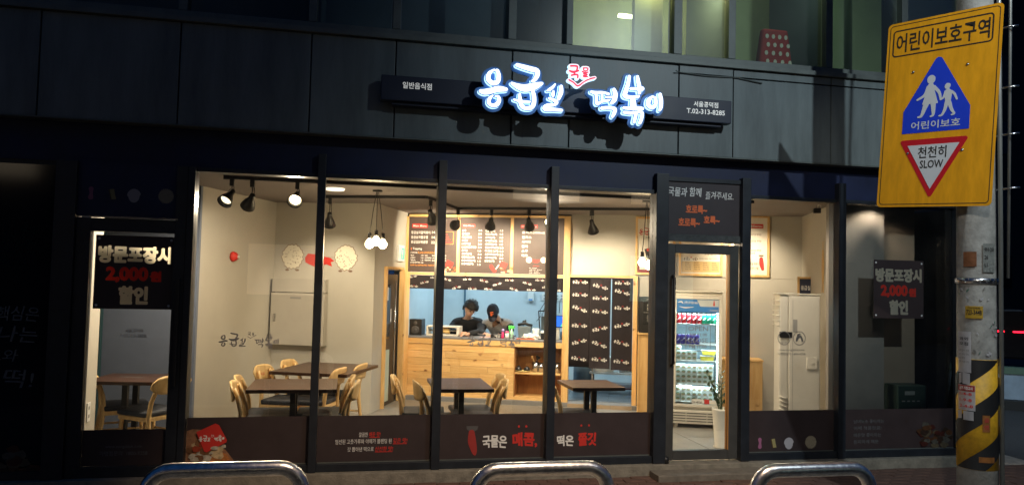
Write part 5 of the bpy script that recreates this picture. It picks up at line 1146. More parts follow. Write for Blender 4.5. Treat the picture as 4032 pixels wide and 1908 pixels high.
# posters on the glass
def discount(label, x0, x1, z0, z1, y):
    """translucent banner paper; the brown print leaves the letters open so that light from behind shows through them"""
    t = thing('discount_poster', label, 'poster', ((x0 + x1) / 2, y, 0)); w = (x1 - x0) / 2; h = z1 - z0
    me = bpy.data.meshes.new('sheet'); me.from_pydata([(-w, 0, z0), (w, 0, z0), (w, 0, z1), (-w, 0, z1)], [], [(0, 1, 2, 3)]); me.materials.append(translucent('banner_paper', (.86, .78, .60), .65)); link('sheet', me, t)
    hh = .0055; X, Z = grid(-w - hh, w + hh, z0 - hh, z1 + hh, hh); F = np.minimum(w - np.abs(X), h / 2 - np.abs(Z - (z0 + z1) / 2))
    def hole(s, a, b, c, d, g): return f_edges(X, Z, text_edges(s, a + g, b - g, c + g, d - g)) + g
    T1 = hole("방문포장시", -w * .93, w * .93, z0 + h * .62, z0 + h * .86, .008); T3 = hole("할인", -w * .38, w * .38, z0 + h * .06, z0 + h * .315, .009)
    T2 = np.maximum(hole("2,000", -w * .72, w * .36, z0 + h * .355, z0 + h * .575, .008), hole("원", w * .40, w * .70, z0 + h * .375, z0 + h * .525, .006))
    vs, fs = march(np.minimum(F, -np.maximum(np.maximum(T1, T2), T3)), X, Z)
    me = bpy.data.meshes.new('print_layer'); me.from_pydata([(x, -.002, z) for x, z in vs], [], fs); me.materials.append(mat('poster_brown', (.040, .026, .026), .5, var=.1)); link('print_layer', me, t)
    vs, fs = march(T2, X, Z); me = bpy.data.meshes.new('lettering'); me.from_pydata([(x, -.0015, z) for x, z in vs], [], fs); me.materials.append(translucent('banner_red', (.80, .05, .03), .5)); link('lettering', me, t)
    for sx in (-1, 1):
        for z in (z0 + .03, z1 - .03):
            bm = bmesh.new(); lathe(bm, [(.011, 0), (.008, .006), (0, .007)], (0, 0, 0), 12, Matrix.Translation((sx * (w - .025), -.004, z)) @ Matrix.Rotation(rad(90), 4, 'X')); obj('suction_cup', bm, whitep, t)
discount('dark discount poster hung inside the narrow side door glass', -2.09, -1.475, 1.482, 2.096, -.008)
discount('dark discount poster on the unlit window at the far right', 5.27, 5.86, 1.50, 2.10, .004)

# ================================================================ bollard rails on the pavement edge
def hoop(label, x0, x1, y):
    t = thing('hoop_bollard', label, 'bollard', ((x0 + x1) / 2, y, 0), 0, 'steel hoop bollards'); w = (x1 - x0) / 2 - .038; r_ = .12; zt = .815
    pts = [(-w, 0, 0), (-w, 0, zt - r_)] + [(-w + r_ - r_ * math.cos(a), 0, zt - r_ + r_ * math.sin(a)) for a in [rad(d) for d in (15, 30, 45, 60, 75, 90)]]
    pts += [(0, 0, zt)] + [(w - r_ + r_ * math.sin(a), 0, zt - r_ + r_ * math.cos(a)) for a in [rad(d) for d in (0, 15, 30, 45, 60, 75)]] + [(w, 0, zt - r_), (w, 0, 0)]
    bm = bmesh.new(); tube(bm, pts, .038, 24); obj('hoop_tube', bm, chrome_m, t)
    for s_ in (-1, 1):
        bm = bmesh.new(); lathe(bm, [(.075, -.012), (.075, .006), (.05, .012)], (s_ * w, 0, 0), 20); obj('base_flange', bm, steel_m, t)
hoop('left steel hoop bollard in front of the food picture', -.995, -.17, -2.86)
hoop('middle steel hoop bollard below the red slogan', .630, 1.42, -3.02)
hoop('right steel hoop bollard below the egg decals', 2.11, 2.875, -3.20)

# ================================================================ utility pole and traffic sign
PX, PY, PR = 4.60, -2.05, .133
PO = thing('utility_pole', 'concrete utility pole with peeling flyers and yellow-black stripes', 'utility pole', (PX, PY, 0))
polem = mat('pole_concrete', (.27, .26, .24), .7, var=.35, vs=9, bump=.35, bs=50)
bm = bmesh.new(); lathe(bm, [(PR + .006, -.02), (PR, 1), (PR - .006, 4), (PR - .03, 9)], (0, 0, 0), 36); obj('shaft', bm, polem, PO)
bm = bmesh.new(); lathe(bm, [(PR + .004, .50), (PR + .004, 1.30)], (0, 0, 0), 48); obj('yellow_sleeve', bm, mat('reflective_yellow', (.62, .34, .015), .5, var=.2, vs=25, bump=.3, bs=160), PO)
bm = bmesh.new(); per = .35; n = 64; R_ = PR + .0075
for s0 in range(-5, 6):
    for i in range(n):
        t0, t1 = 2 * math.pi * i / n, 2 * math.pi * (i + 1) / n; q = []
        for th, lo in ((t0, 0), (t1, 0), (t1, 1), (t0, 1)):
            z = s0 * per + .02 + per * 2 * th / (2 * math.pi) + lo * per * .47; q.append((th, max(.502, min(1.298, z))))
        if abs(q[0][1] - q[3][1]) < 1e-4 and abs(q[1][1] - q[2][1]) < 1e-4: continue
        vs = [bm.verts.new((R_ * math.cos(th), R_ * math.sin(th), z)) for th, z in q]; bm.faces.new(vs)
bmesh.ops.remove_doubles(bm, verts=bm.verts, dist=1e-5); obj('black_stripe', bm, mat('reflective_black', (.012, .012, .013), .45, var=.2, bump=.2, bs=160), PO)
def wrap(name, az, halfw, z0, z1, m, parent=PO, dr=.010, tilt=0):   # a sheet pasted round the pole; az measured towards the camera side
    bm = bmesh.new(); n = 8; rr_ = PR + dr; g = []
    for i in range(n + 1):
        a = az + (i / n - .5) * 2 * halfw / rr_; g.append([bm.verts.new((rr_ * math.cos(a), rr_ * math.sin(a), z + tilt * (i / n - .5))) for z in (z0, z1)])
    for i in range(n): bm.faces.new((g[i][0], g[i + 1][0], g[i + 1][1], g[i][1]))
    bmesh.ops.solidify(bm, geom=list(bm.faces), thickness=.0012); return obj(name, bm, m, parent)
def wraptext(s, az, halfw, z0, z1, m, dr=.0125):
    rr_ = PR + dr
    text(s, m, PO, -halfw, halfw, z0, z1, 0, bold=.03, post=lambda x, y, z: (rr_ * math.cos(az + x / rr_), rr_ * math.sin(az + x / rr_), z))
CA = math.atan2(-7 - PY, -PX)   # towards the camera
fm = mat('flyer_paper', (.62, .60, .62), .7, var=.12, vs=12); fo = mat('flyer_yellow', (.62, .40, .04), .6, var=.15); frd = mat('flyer_red', (.50, .05, .04), .6, var=.2)
sd = -.62
wrap('flyer', CA + sd, .052, 1.20, 1.50, fm, dr=.0095); wraptext("과외\n모집", CA + sd, .035, 1.40, 1.46, blackp); wraptext("수학 영어 전문\n내신 수능 대비\n상담 환영\n연락 바랍니다", CA + sd, .042, 1.27, 1.37, greyp)
wrap('torn_tab', CA + sd - .2, .012, 1.12, 1.195, fm, dr=.012, tilt=.01); wrap('torn_tab', CA + sd + .12, .028, 1.115, 1.198, fm, dr=.012, tilt=-.008)
wrap('flyer', CA + sd + .1, .064, .925, 1.11, fm, dr=.0105); wrap('flyer_header', CA + sd + .1, .062, 1.065, 1.108, frd, dr=.0125); wraptext("급구 가정교사", CA + sd + .1, .05, 1.073, 1.10, white_m, .0145)
wraptext("1-4-8\n1-9-8\n2-4-8", CA + sd + .1, .050, .945, 1.055, red_m); wrap('torn_tab', CA + sd - .24, .018, .86, .92, fm, dr=.0125, tilt=.006); wrap('torn_tab', CA + sd + .22, .036, .855, .92, fm, dr=.0125)
wrap('sticker', CA - .12, .058, 1.60, 1.69, fo); wraptext("723-3448", CA - .12, .05, 1.625, 1.662, blackp); wraptext("이사만박사", CA - .12, .04, 1.667, 1.684, blackp)
wrap('sticker', CA - .30, .045, 1.98, 2.09, mat('faded_orange', (.30, .12, .05), .6, var=.3, vs=20)); wrap('number_plate', CA + .62, .045, 1.94, 2.15, mat('plate_grey', (.30, .31, .29), .6, var=.15)); wraptext("9H-251\n26\nL1", CA + .62, .036, 1.98, 2.12, blackp)
wrap('sticker', CA + .42, .026, .78, .90, mat('faded_red_sticker', (.40, .16, .04), .6, var=.3, vs=20)); wraptext("금\n연", CA + .42, .016, .80, .88, frd, .013); wrap('sticker', CA + .45, .055, .56, .60, MATS['faded_red_sticker'])
bm = bmesh.new(); lathe(bm, [(PR + .004, 1.855), (PR + .010, 1.857), (PR + .010, 1.895), (PR + .004, 1.897)], (0, 0, 0), 40); obj('steel_band', bm, steel_m, PO)
bm = bmesh.new()
for i in range(14):
    a = CA - 1.2 + i * .17; ico(bm, ((PR + .012) * math.cos(a), (PR + .012) * math.sin(a), 1.876 + .012 * (i % 2 * 2 - 1)), .006, 1)
obj('band_rivet', bm, mat('rivet_bright', (.8, .75, .7), .15, 1, var=0), PO)
rnd = random.Random(5)   # leftover scraps of torn flyers and tape
for i in range(22):
    wrap('paper_scrap', CA + rnd.uniform(-1.2, 1.1), rnd.uniform(.004, .012), (z := rnd.uniform(1.32, 1.84)), z + rnd.uniform(.008, .02), (fm, mat('green_tape', (.03, .16, .10), .6, var=.1), fm, polem)[i % 4], dr=.008, tilt=rnd.uniform(-.02, .02))
bm = bmesh.new(); tube(bm, [(-.02 * 0 + (PR + .03) * math.cos(CA + 1.25), (PR + .03) * math.sin(CA + 1.25), .0), ((PR + .03) * math.cos(CA + 1.25), (PR + .03) * math.sin(CA + 1.25), 7)], .016, 10); tube(bm, [((PR + .07) * math.cos(CA + 1.42), (PR + .07) * math.sin(CA + 1.42), 1.9), ((PR + .10) * math.cos(CA + 1.45), (PR + .10) * math.sin(CA + 1.45), 4.2), ((PR + .22) * math.cos(CA + 1.5), (PR + .22) * math.sin(CA + 1.5), 7)], .011, 8); obj('conduit', bm, mat('galvanised_pipe', (.30, .31, .30), .4, .6), PO)
for z in (2.55, 2.95, 3.3, 3.75):
    bm = bmesh.new(); a = CA + 1.25; tube(bm, [((PR - .01) * math.cos(a), (PR - .01) * math.sin(a), z), ((PR + .10) * math.cos(a), (PR + .10) * math.sin(a), z + .01), ((PR + .15) * math.cos(a + .1), (PR + .15) * math.sin(a + .1), z + .012)], .008, 6); obj('pipe_clamp', bm, steel_m, PO)
bm = bmesh.new(); a = CA - 1.35; tube(bm, [((PR + .03) * math.cos(a - .2), (PR + .03) * math.sin(a - .2), 2.50), ((PR + .015) * math.cos(a + .3), (PR + .015) * math.sin(a + .3), 2.51), ((PR + .012) * math.cos(a + .7), (PR + .012) * math.sin(a + .7), 2.46)], .012, 8); obj('wire_clamp', bm, black_m, PO)

TS = thing('traffic_sign', 'large yellow school zone sign with blue children panel and red slow triangle', 'traffic sign', (4.333, -1.97, 3.169))
yw = -1.142; pt_, rl = -.034, .051
ex = Vector((math.cos(yw), math.sin(yw), 0)); nn = Vector((math.sin(yw), -math.cos(yw), 0)); ez = Vector((0, 0, 1)); ez2 = ez * math.cos(pt_) + nn * math.sin(pt_)
aX = ex * math.cos(rl) - ez2 * math.sin(rl); aZ = ez2 * math.cos(rl) + ex * math.sin(rl); aY = aZ.cross(aX).normalized()
TS.rotation_euler = Matrix((aX, aY, aZ)).transposed().to_euler()
ye = mat('sign_yellow', (.78, .345, .006), .42, var=.16, vs=5, bump=.03, bs=100, stretch=(2.5, 2.5, .6)); bk = mat('sign_black', (.02, .018, .015), .5, var=0); bl = mat('sign_blue', (.012, .05, .62), .45, var=.05); wh = mat('sign_white', (.62, .64, .66), .45, var=.03); rd = mat('sign_red', (.55, .012, .02), .4, var=.05)
w2, h2 = .4225, .738
plate('plate', rrect(-w2, w2, -h2, h2, .035, 6), .0, ye, TS, th=.003)
def outline(x0, x1, z0, z1, r, t_, y, name='border_print'):
    a = rrect(x0, x1, z0, z1, r, 6); b = rrect(x0 + t_, x1 - t_, z0 + t_, z1 - t_, max(.004, r - t_), 6); bm = bmesh.new(); A_ = [bm.verts.new((x, y, z)) for x, z in a]; B_ = [bm.verts.new((x, y, z)) for x, z in b]; n = len(a)
    for i in range(n): bm.faces.new((A_[i], A_[(i + 1) % n], B_[(i + 1) % n], B_[i]))
    obj(name, bm, bk, TS)
outline(-w2 + .018, w2 - .018, -h2 + .018, h2 - .018, .028, .006, -.004); outline(-.378, .364, .462, .678, .03, .011, -.004)
text("어린이보호구역", bk, TS, -.348, .340, .492, .645, -.0045, bold=.03)
sdf_obj('blue_panel', [], .006, -.0055, -.0035, bl, TS, polys=[[(-.030, .402), (-.008, .412), (.014, .402), (.237, .010), (.239, -.164), (-.255, -.164), (-.255, .010)]])
pic = [[(-.055, .238, .058), (-.055, .246, .060)], [(-.055, .21, .026), (-.056, .17, .060), (-.055, .12, .050)], [(-.075, .185, .026), (-.098, .125, .022), (-.152, .094, .014)], [(-.03, .182, .026), (.010, .134, .022), (.024, .078, .014)],
 [(-.080, .06, .042), (-.098, .005, .030), (-.114, -.036, .020), (-.138, -.042, .012)], [(-.030, .06, .040), (-.025, .0, .028), (-.026, -.036, .018), (-.044, -.045, .012)],
 [(.068, .172, .040), (.070, .178, .040)], [(.072, .145, .022), (.076, .12, .050), (.078, .06, .040)], [(.058, .135, .020), (.044, .092, .016), (.026, .078, .013)], [(.096, .130, .022), (.120, .112, .017), (.141, .068, .014)],
 [(.070, .05, .030), (.058, -.005, .022), (.040, -.042, .016), (.020, -.047, .011)], [(.088, .048, .030), (.110, -.010, .022), (.128, -.040, .015), (.110, -.048, .011)]]
sdf_obj('pictogram', pic, .003, -.0075, -.006, wh, TS, polys=[[(-.080, .17), (-.030, .17), (.006, .052), (-.113, .052)]])
text("어린이보호", wh, TS, -.187, .176, -.138, -.076, -.007, bold=.035)
sdf_obj('red_triangle', [], .005, -.0055, -.0035, rd, TS, grow=.016, polys=[[(-.245, -.232), (.218, -.232), (-.014, -.645)]])
plate('white_triangle', [(-.204, -.261), (.180, -.261), (-.014, -.603)], -.006, wh, TS)
text("천천히", bk, TS, -.120, .092, -.366, -.276, -.0085, bold=.02); text("SLOW", bk, TS, -.099, .074, -.443, -.382, -.0085, bold=.03)
for x, z in ((-.20, .32), (.20, .32), (-.20, -.32), (.20, -.32)):
    bm = bmesh.new(); lathe(bm, [(.011, 0), (.010, .004), (0, .005)], (0, 0, 0), 12, Matrix.Translation((x, -.0035, z)) @ Matrix.Rotation(rad(90), 4, 'X')); obj('bolt', bm, steel_m, TS)
bm = bmesh.new(); bx(bm, -.25, .25, .002, .03, .30, .34); bx(bm, -.25, .25, .002, .03, -.34, -.30); obj('back_rail', bm, steel_m, TS)
bm = bmesh.new(); ins = Matrix((aX, aY, aZ)).transposed().inverted() @ Vector((PX - 4.333, PY + 1.97, 0))
for z in (.32, -.32): tube(bm, [(0, .02, z), (ins.x * .6, ins.y - .10, z)], .018, 8)
obj('arm', bm, steel_m, TS)

# ================================================================ street beyond the corner
t = thing('road_barrier', 'low pale barrier across the side street beyond the pole', 'barrier', (0, 0, 0))
bm = bmesh.new(); d = Vector((3.6, -2.3, 0)).normalized(); M = Matrix.Translation((8.2, 4.9, 0)) @ Matrix.Rotation(math.atan2(d.y, d.x), 4, 'Z')
bx(bm, 0, 9, -.1, .1, .10, .50, M); obj('wall', bm, mat('barrier_blue', (.35, .45, .55), .6, var=.15), t); bm = bmesh.new(); bx(bm, 0, 9, -.12, .12, .501, .60, M); obj('coping', bm, mat('barrier_green', (.12, .20, .14), .6), t)
for i in range(12): bm = bmesh.new(); bx(bm, i * .6, i * .6 + .598, -.22, -.102, -.06, .09, M); obj('kerb_block', bm, (mat('kerb_black', (.03, .03, .03), .7), mat('kerb_yellow', (.45, .32, .03), .7))[i % 2], t)
lamp("street_lamp_light", 'SPOT', (9.5, -2, 6.5), 750, (.65, .85, 1), (10.5, 3, 0), .1, 70, .9)
# parked car with its red rear light bar
t = thing('parked_car', 'dark car with a red rear light bar beyond the barrier', 'car', (15.2, 9.0, -.06), rad(-38)); cm = mat('car_black', (.015, .015, .018), .25, coat=.5, var=0)
prof = [(-2.2, .35), (-2.25, .75), (-2.0, .98), (-1.5, 1.02), (-.9, 1.45), (.6, 1.47), (1.3, 1.02), (2.1, .92), (2.25, .6), (2.2, .3)]
bm = bmesh.new(); prism(bm, prof, -.88, .88); obj('body', bm, cm, t, bev=.05)
for x in (-1.4, 1.4):
    for y in (-.9, .9):
        bm = bmesh.new(); lathe(bm, [(.2, -.1), (.33, -.09), (.33, .09), (.2, .1)], (0, 0, 0), 20, Matrix.Translation((x, y, .33)) @ Matrix.Rotation(rad(90), 4, 'X')); obj('wheel', bm, blackp, t)
for i in range(7): box('tail_light', -1.8 + i * .55, -1.42 + i * .55, -.90, -.882, .93, .965, mat('tail_red', (.5, 0, .01), .4, emit=(1, .01, .03), es=5, var=0), t)

# unlit block across the side street
t = thing('distant_building', 'unlit dark building far across the side street', 'building', (30, 26, 0), rad(-30)); box('wall', -16, 16, 0, 10, -.06, 22, mat('far_wall', (.02, .022, .025), .8, var=.2), t)
for i in range(10):
    for j in range(6): box('window', -14.5 + i * 3, -13 + i * 3, -.06, -.01, 2 + j * 3.3, 3.6 + j * 3.3, MATS['dark_glass'], t)

# building across the street, behind the viewer: its lit windows are what the shop glass reflects
t = thing('opposite_building', 'dark building across the road behind the viewer with a few lit windows', 'building', (4, -17, 0)); box('wall', -30, 30, -8, 0, -.12, 7.6, MATS['far_wall'], t)
rnd = random.Random(9); lw_ = [mat('lit_window_warm', (.5, .4, .2), .5, emit=(1, .80, .55), es=.9, var=0), mat('lit_window_green', (.3, .5, .4), .5, emit=(.45, .85, .9), es=.8, var=0)]
for i in range(14):
    for j in range(2):
        k = rnd.random(); box('window', -27 + i * 4, -24.8 + i * 4, .002, .05, 1.2 + j * 3.2, 2.7 + j * 3.2, lw_[0] if k < .18 else lw_[1] if k < .30 else MATS['dark_glass'], t)

bm = bmesh.new(); tube(bm, [(2.98, -.19, 3.835), (3.02, -.17, 3.83), (3.3, -.165, 3.815), (3.62, -.163, 3.825), (3.9, -.162, 3.79)], .006, 6); obj('facade_cable', bm, sill_m, B)

# ================================================================ people behind the counter
def evald(o):
    dg = bpy.context.evaluated_depsgraph_get(); me = bpy.data.meshes.new_from_object(o.evaluated_get(dg)); old = o.data; o.modifiers.clear(); o.data = me; bpy.data.meshes.remove(old)
    for p in me.polygons: p.use_smooth = True
def skin(name, verts, edges, radii, m, parent, root=0, sub=2):
    me = bpy.data.meshes.new(name); me.from_pydata(verts, edges, []); me.materials.append(m); o = link(name, me, parent)
    sk = o.modifiers.new('s', 'SKIN'); sk.use_smooth_shade = True
    for i, r_ in enumerate(radii): me.skin_vertices[0].data[i].radius = r_ if isinstance(r_, tuple) else (r_, r_)
    me.skin_vertices[0].data[root].use_root = True
    sb = o.modifiers.new('b', 'SUBSURF'); sb.levels = sub; sb.render_levels = sub; evald(o); return o
def hand_mesh(bm, wrist, palm_dir, up_, side, curl=.7, s=1.0):
    """palm box plus five separate bent fingers; palm_dir forward, up_ back of hand, side towards the thumb"""
    f_ = Vector(palm_dir).normalized(); u_ = Vector(up_).normalized(); sd_ = f_.cross(u_).normalized() * side; u_ = sd_.cross(f_).normalized() * side; u_ = u_ if u_.dot(Vector(up_)) > 0 else -u_
    w = Vector(wrist); pc = w + f_ * .045 * s
    vs = ico(bm, (0, 0, 0), 1, 2)
    for v in vs:
        q = v.co.copy(); v.co = pc + f_ * q.x * .055 * s + sd_ * q.y * .042 * s + u_ * q.z * .017 * s
    for k, (off, L_) in enumerate(((.030, .068), (.010, .076), (-.010, .070), (-.030, .056))):
        p = w + f_ * .085 * s + sd_ * off * s; pts = [p - f_ * .02 * s, p]; a = 0
        for seg in (.45, .32, .23):
            a += curl * (.5 + .12 * k); p = p + (f_ * math.cos(a) - u_ * math.sin(a)) * L_ * seg * s; pts.append(p)
        tube(bm, pts, [.0095 * s, .0098 * s, .009 * s, .0082 * s, .0065 * s], 8)
    p = w + f_ * .025 * s + sd_ * .032 * s; tube(bm, [p - sd_ * .015 * s, p + (f_ * .4 + sd_ * .8) * .022 * s, p + (f_ * .8 + sd_ * .7 - u_ * .2) * .045 * s, p + (f_ * .98 + sd_ * .35 - u_ * .3) * .062 * s], [.013 * s, .012 * s, .0105 * s, .008 * s], 8)
def head(parent, c, yaw_, pitch_, roll_, male=True, s=1.0):
    """head mesh in its own frame: face towards -y, chin down"""
    M = Matrix.Translation(c) @ Matrix.Rotation(yaw_, 4, 'Z') @ Matrix.Rotation(pitch_, 4, 'X') @ Matrix.Rotation(roll_, 4, 'Y')
    bm = bmesh.new(); bmesh.ops.create_icosphere(bm, subdivisions=4, radius=1)
    for v in bm.verts:
        x, y, z = v.co
        X = x * .076; Y = y * .096; Z = z * .116
        if z < 0: X *= 1 - .30 * (-z) ** 1.6; Y = Y * (1 - .12 * (-z)) - .012 * (-z)
        if y < 0: Y *= .93
        g = lambda a, b, sx, sz: math.exp(-((x - a) / sx) ** 2 - ((z - b) / sz) ** 2) if y < 0 else 0
        Y -= .021 * g(0, -.18, .11, .16) + .010 * g(0, .02, .08, .2) + .006 * g(0, -.48, .20, .07) + .008 * g(0, -.82, .25, .15) - .010 * g(.36, .02, .2, .12) - .010 * g(-.36, .02, .2, .12)
        v.co = (X, Y, Z)
    for sx in (-1, 1): ico(bm, (sx * .077, .008, -.005), .018, 2, (.35, .7, 1.5))
    for f_ in bm.faces: f_.smooth = True
    bmesh.ops.transform(bm, matrix=M @ Matrix.Scale(s, 4), verts=bm.verts); obj('head', bm, skin_m, parent)
    M2 = M @ Matrix.Scale(s, 4)
    ey = bmesh.new()
    for sx in (-1, 1): ico(ey, (sx * .029, -.080, .003), .010, 2, (1.1, .6, .55))
    bmesh.ops.transform(ey, matrix=M2, verts=ey.verts); obj('eye', ey, mat('dark_eye', (.02, .015, .012), .2, var=0), parent)
    mo = bmesh.new(); tube(mo, [(-.022, -.086, -.055), (0, -.093, -.057), (.022, -.086, -.055)], [.003, .0055, .003], 8); bmesh.ops.transform(mo, matrix=M2, verts=mo.verts); obj('mouth', mo, mat('lips', (.42, .14, .11), .5, var=0), parent)
    br = bmesh.new()
    for sx in (-1, 1): tube(br, [(sx * .014, -.089, .026), (sx * .03, -.088, .031), (sx * .045, -.078, .026)], [.003, .004, .002], 6)
    bmesh.ops.transform(br, matrix=M2, verts=br.verts); obj('eyebrow', br, hair_m, parent)
    return M2
def person(label, u, hd, hyaw, hpitch, hroll, neck, shl, shr, ell_, elr, hl, hr, pel, mats_, hat):
    t = rthing('person', label, 'person', u, 11.8, FL); T = lambda p: (p[0] - u, p[1] - 11.8, p[2] - FL)
    neck, shl, shr, ell_, elr, hl, hr, pel, hd = [T(p) for p in (neck, shl, shr, ell_, elr, hl, hr, pel, hd)]
    mid = lambda a, b, k=.5: tuple(a[i] + (b[i] - a[i]) * k for i in range(3))
    chest = mid(pel, mid(shl, shr), .78); belly = mid(pel, chest, .5); hipl = (pel[0] - .09, pel[1], pel[2] - .04); hipr = (pel[0] + .09, pel[1], pel[2] - .04)
    kl = (hipl[0] - .02, hipl[1] - .03, .46); kr = (hipr[0] + .02, hipr[1] - .03, .46); al = (kl[0], kl[1] + .04, .08); ar = (kr[0], kr[1] + .04, .08); tl = (al[0], al[1] - .16, .035); tr = (ar[0], ar[1] - .16, .035)
    V = [pel, belly, chest, neck, hd, shl, ell_, mid(ell_, hl, .9), shr, elr, mid(elr, hr, .9), hipl, kl, al, tl, hipr, kr, ar, tr]
    E = [(0, 1), (1, 2), (2, 3), (3, 4), (2, 5), (5, 6), (6, 7), (2, 8), (8, 9), (9, 10), (0, 11), (11, 12), (12, 13), (13, 14), (0, 15), (15, 16), (16, 17), (17, 18)]
    skin('body', V, E, [(.13, .10), (.12, .095), (.13, .10), .050, .055, .055, .040, .026, .055, .040, .026, .085, .055, .038, .03, .085, .055, .038, .03], skin_m, t)
    # clothes grown slightly over the same joints
    cs, cl, ct = mats_
    skin('sweater', [pel, belly, chest, mid(chest, neck, .55), shl, mid(shl, ell_, .5), shr, mid(shr, elr, .5)], [(0, 1), (1, 2), (2, 3), (2, 4), (4, 5), (2, 6), (6, 7)], [(.155, .12), (.15, .118), (.158, .12), .075, .078, .068, .078, .068], cs, t)
    for a, b, c in ((shl, ell_, hl), (shr, elr, hr)):
        skin('sleeve', [mid(a, b, .15), mid(a, b, .6), b, mid(b, c, .5), mid(b, c, .86)], [(0, 1), (1, 2), (2, 3), (3, 4)], [.066, .060, .055, .047, .038], cl, t)
    skin('trousers', [pel, hipl, kl, al, hipr, kr, ar], [(0, 1), (1, 2), (2, 3), (0, 4), (4, 5), (5, 6)], [(.15, .115), .098, .07, .06, .098, .07, .06], ct, t)
    for q, k in ((al, tl), (ar, tr)):
        bm = bmesh.new(); vs = ico(bm, (q[0], (q[1] + k[1]) / 2, .045), .07, 3, (.65, 1.9, .62)); [setattr(v.co, 'z', max(v.co.z, .001)) for v in vs]; obj('shoe', bm, blackp, t)
    for c, b, s_ in ((hl, ell_, -1), (hr, elr, 1)):
        bm = bmesh.new(); d = Vector(c) - Vector(b); hand_mesh(bm, Vector(c) - d.normalized() * .02, (d.x, d.y, d.z * .2), (0, 0, 1), s_ * -1); obj('hand', bm, skin_m, t)
    M = head(t, Vector(hd), hyaw, hpitch, hroll); return t, M, hd
dk = mat('black_sweater', (.012, .013, .017), .85, var=.3, vs=40, bump=.3); jean = mat('dark_trousers', (.03, .035, .05), .85); tee = mat('grey_tee', (.40, .37, .35), .85, var=.15, vs=14, bump=.35, bs=30)
# left worker
t, M, hd = person('man in a black sweater with tousled black hair leaning on the counter', -2.55, (-2.495, 11.43, 1.345), rad(32), rad(-28) * -1, rad(14), (-2.56, 11.56, 1.23), (-2.76, 11.60, 1.15), (-2.37, 11.60, 1.15), (-2.80, 11.42, 1.005), (-2.33, 11.44, 1.01), (-2.56, 11.27, 1.0), (-2.50, 11.24, .985), (-2.60, 11.98, .88), (dk, dk, jean), None)
bm = bmesh.new(); bmesh.ops.create_icosphere(bm, subdivisions=4, radius=1); rnd = random.Random(3)
for v in list(bm.verts):
    x, y, z = v.co; n_ = 1 + .06 * math.sin(x * 14 + z * 5) * math.sin(y * 11) + rnd.uniform(-.02, .03); v.co = (x * .100 * n_, y * .118 * n_ + .006, z * .134 * n_ + .018)
bmesh.ops.delete(bm, geom=[v for v in bm.verts if (v.co.y < -.02 and v.co.z < .040 - .2 * abs(v.co.x)) or v.co.z < -.055 or (v.co.y < .03 and v.co.z < -.01)], context='VERTS')
for f_ in bm.faces: f_.smooth = True
bmesh.ops.solidify(bm, geom=list(bm.faces), thickness=-.014); bmesh.ops.transform(bm, matrix=M, verts=bm.verts); obj('hair', bm, hair_m, t)
bm = bmesh.new()
for sx in (-1, 1): tube(bm, [(sx * .032 + .024 * math.cos(a), -.099, .0 + .020 * math.sin(a)) for a in [6.283 * i / 16 for i in range(16)]], .0014, 5, closed=True)
tube(bm, [(-.008, -.1, .003), (.008, -.1, .003)], .0014, 5)
for sx in (-1, 1): tube(bm, [(sx * .056, -.098, .004), (sx * .080, .0, .006)], .0014, 5)
bmesh.ops.transform(bm, matrix=M, verts=bm.verts); obj('glasses', bm, steel_m, t)
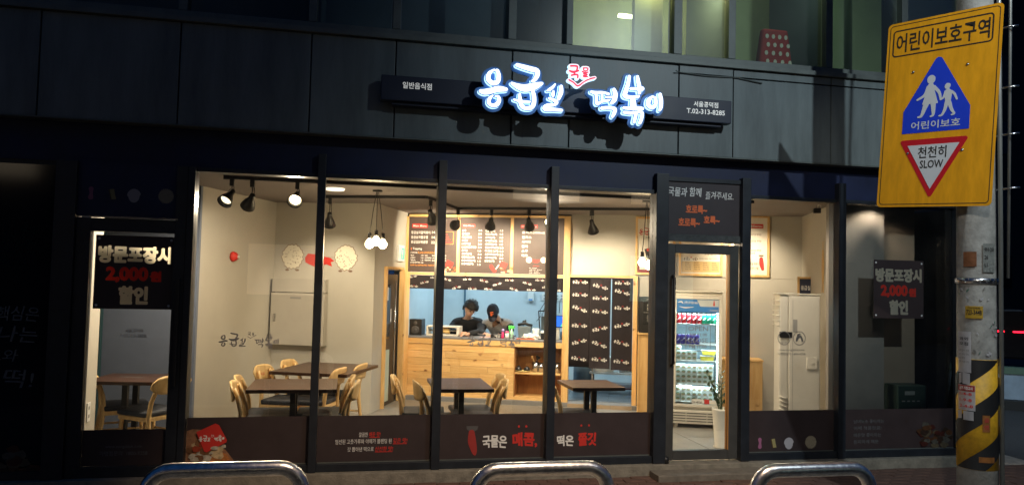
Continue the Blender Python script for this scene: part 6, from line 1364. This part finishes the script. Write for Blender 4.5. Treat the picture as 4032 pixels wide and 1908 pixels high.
# right worker
t, M, hd = person('man in a navy cap and grey tee over black sleeves looking down at his hands', -2.10, (-2.135, 11.40, 1.315), rad(4), rad(52), rad(-4), (-2.10, 11.54, 1.22), (-2.30, 11.60, 1.14), (-1.91, 11.60, 1.16), (-2.32, 11.42, 1.0), (-1.86, 11.42, 1.0), (-2.21, 11.25, .995), (-2.05, 11.27, .985), (-2.06, 11.98, .88), (tee, dk, jean), None)
capm = mat('cap_navy', (.008, .011, .026), .7, var=.1)
bm = bmesh.new(); bmesh.ops.create_uvsphere(bm, u_segments=24, v_segments=16, radius=1)
for v in bm.verts: v.co = (v.co.x * .089, v.co.y * .110, v.co.z * .108 + .030)
bmesh.ops.delete(bm, geom=[v for v in bm.verts if v.co.z < .018], context='VERTS')
for f_ in bm.faces: f_.smooth = True
bmesh.ops.solidify(bm, geom=list(bm.faces), thickness=-.004); bmesh.ops.transform(bm, matrix=M, verts=bm.verts); cp = obj('cap', bm, capm, t)
bm = bmesh.new(); g = []
for i in range(13):
    a = math.pi * (1 + i / 12); g.append([bm.verts.new((.080 * math.cos(a), .100 * math.sin(a), .026)), bm.verts.new((.076 * math.cos(a), .105 * math.sin(a) - .085 * abs(math.sin(a)) ** .6, .016 - .020 * abs(math.cos(a))))])
for i in range(12): bm.faces.new((g[i][0], g[i + 1][0], g[i + 1][1], g[i][1]))
bmesh.ops.solidify(bm, geom=list(bm.faces), thickness=.004); bmesh.ops.transform(bm, matrix=M, verts=bm.verts); obj('cap_brim', bm, capm, t)
for s_, dx in (("S", -.006), ("F", .008)):
    def dome(x, y, z, M=M, e=.001 if s_ == 'F' else 0):
        q = max(0, 1 - (x / .092) ** 2 - ((z - .030) / .111) ** 2); return tuple(M @ Vector((x, -.1155 * math.sqrt(q) - .003 - e, z)))
    text(s_, orange_m, t, -.024 + dx, .016 + dx, .058, .112, 0, name='cap_badge', bold=.04, post=dome)
bm = bmesh.new(); bmesh.ops.create_icosphere(bm, subdivisions=3, radius=1)
for v in bm.verts: v.co = (v.co.x * .083, v.co.y * .104 + .006, v.co.z * .10 - .002)
bmesh.ops.delete(bm, geom=[v for v in bm.verts if v.co.y < .0 or v.co.z > .03], context='VERTS'); bmesh.ops.solidify(bm, geom=list(bm.faces), thickness=-.006); bmesh.ops.transform(bm, matrix=M, verts=bm.verts); obj('hair', bm, hair_m, t)
# black frying pan with a chalk mark between the workers' hands
t = rthing('order_pad', 'black cloth-covered order pad with white lettering in front of the capped man', 'order pad', -2.02, 11.08, CZ); box('pad', -.09, .09, 0, .10, 0, .055, blackp, t, .01); text("국물", white_m, t, -.035, .06, .012, .045, -.002, bold=.04)
t = rthing('notepad', 'pale pink notepad under the capped man\'s hand', 'notepad', -2.20, 11.12, CZ); box('pages', -.07, .09, -.03, .08, 0, .008, mat('notepad_pink', (.70, .5, .48), .7), t)
flush_text()
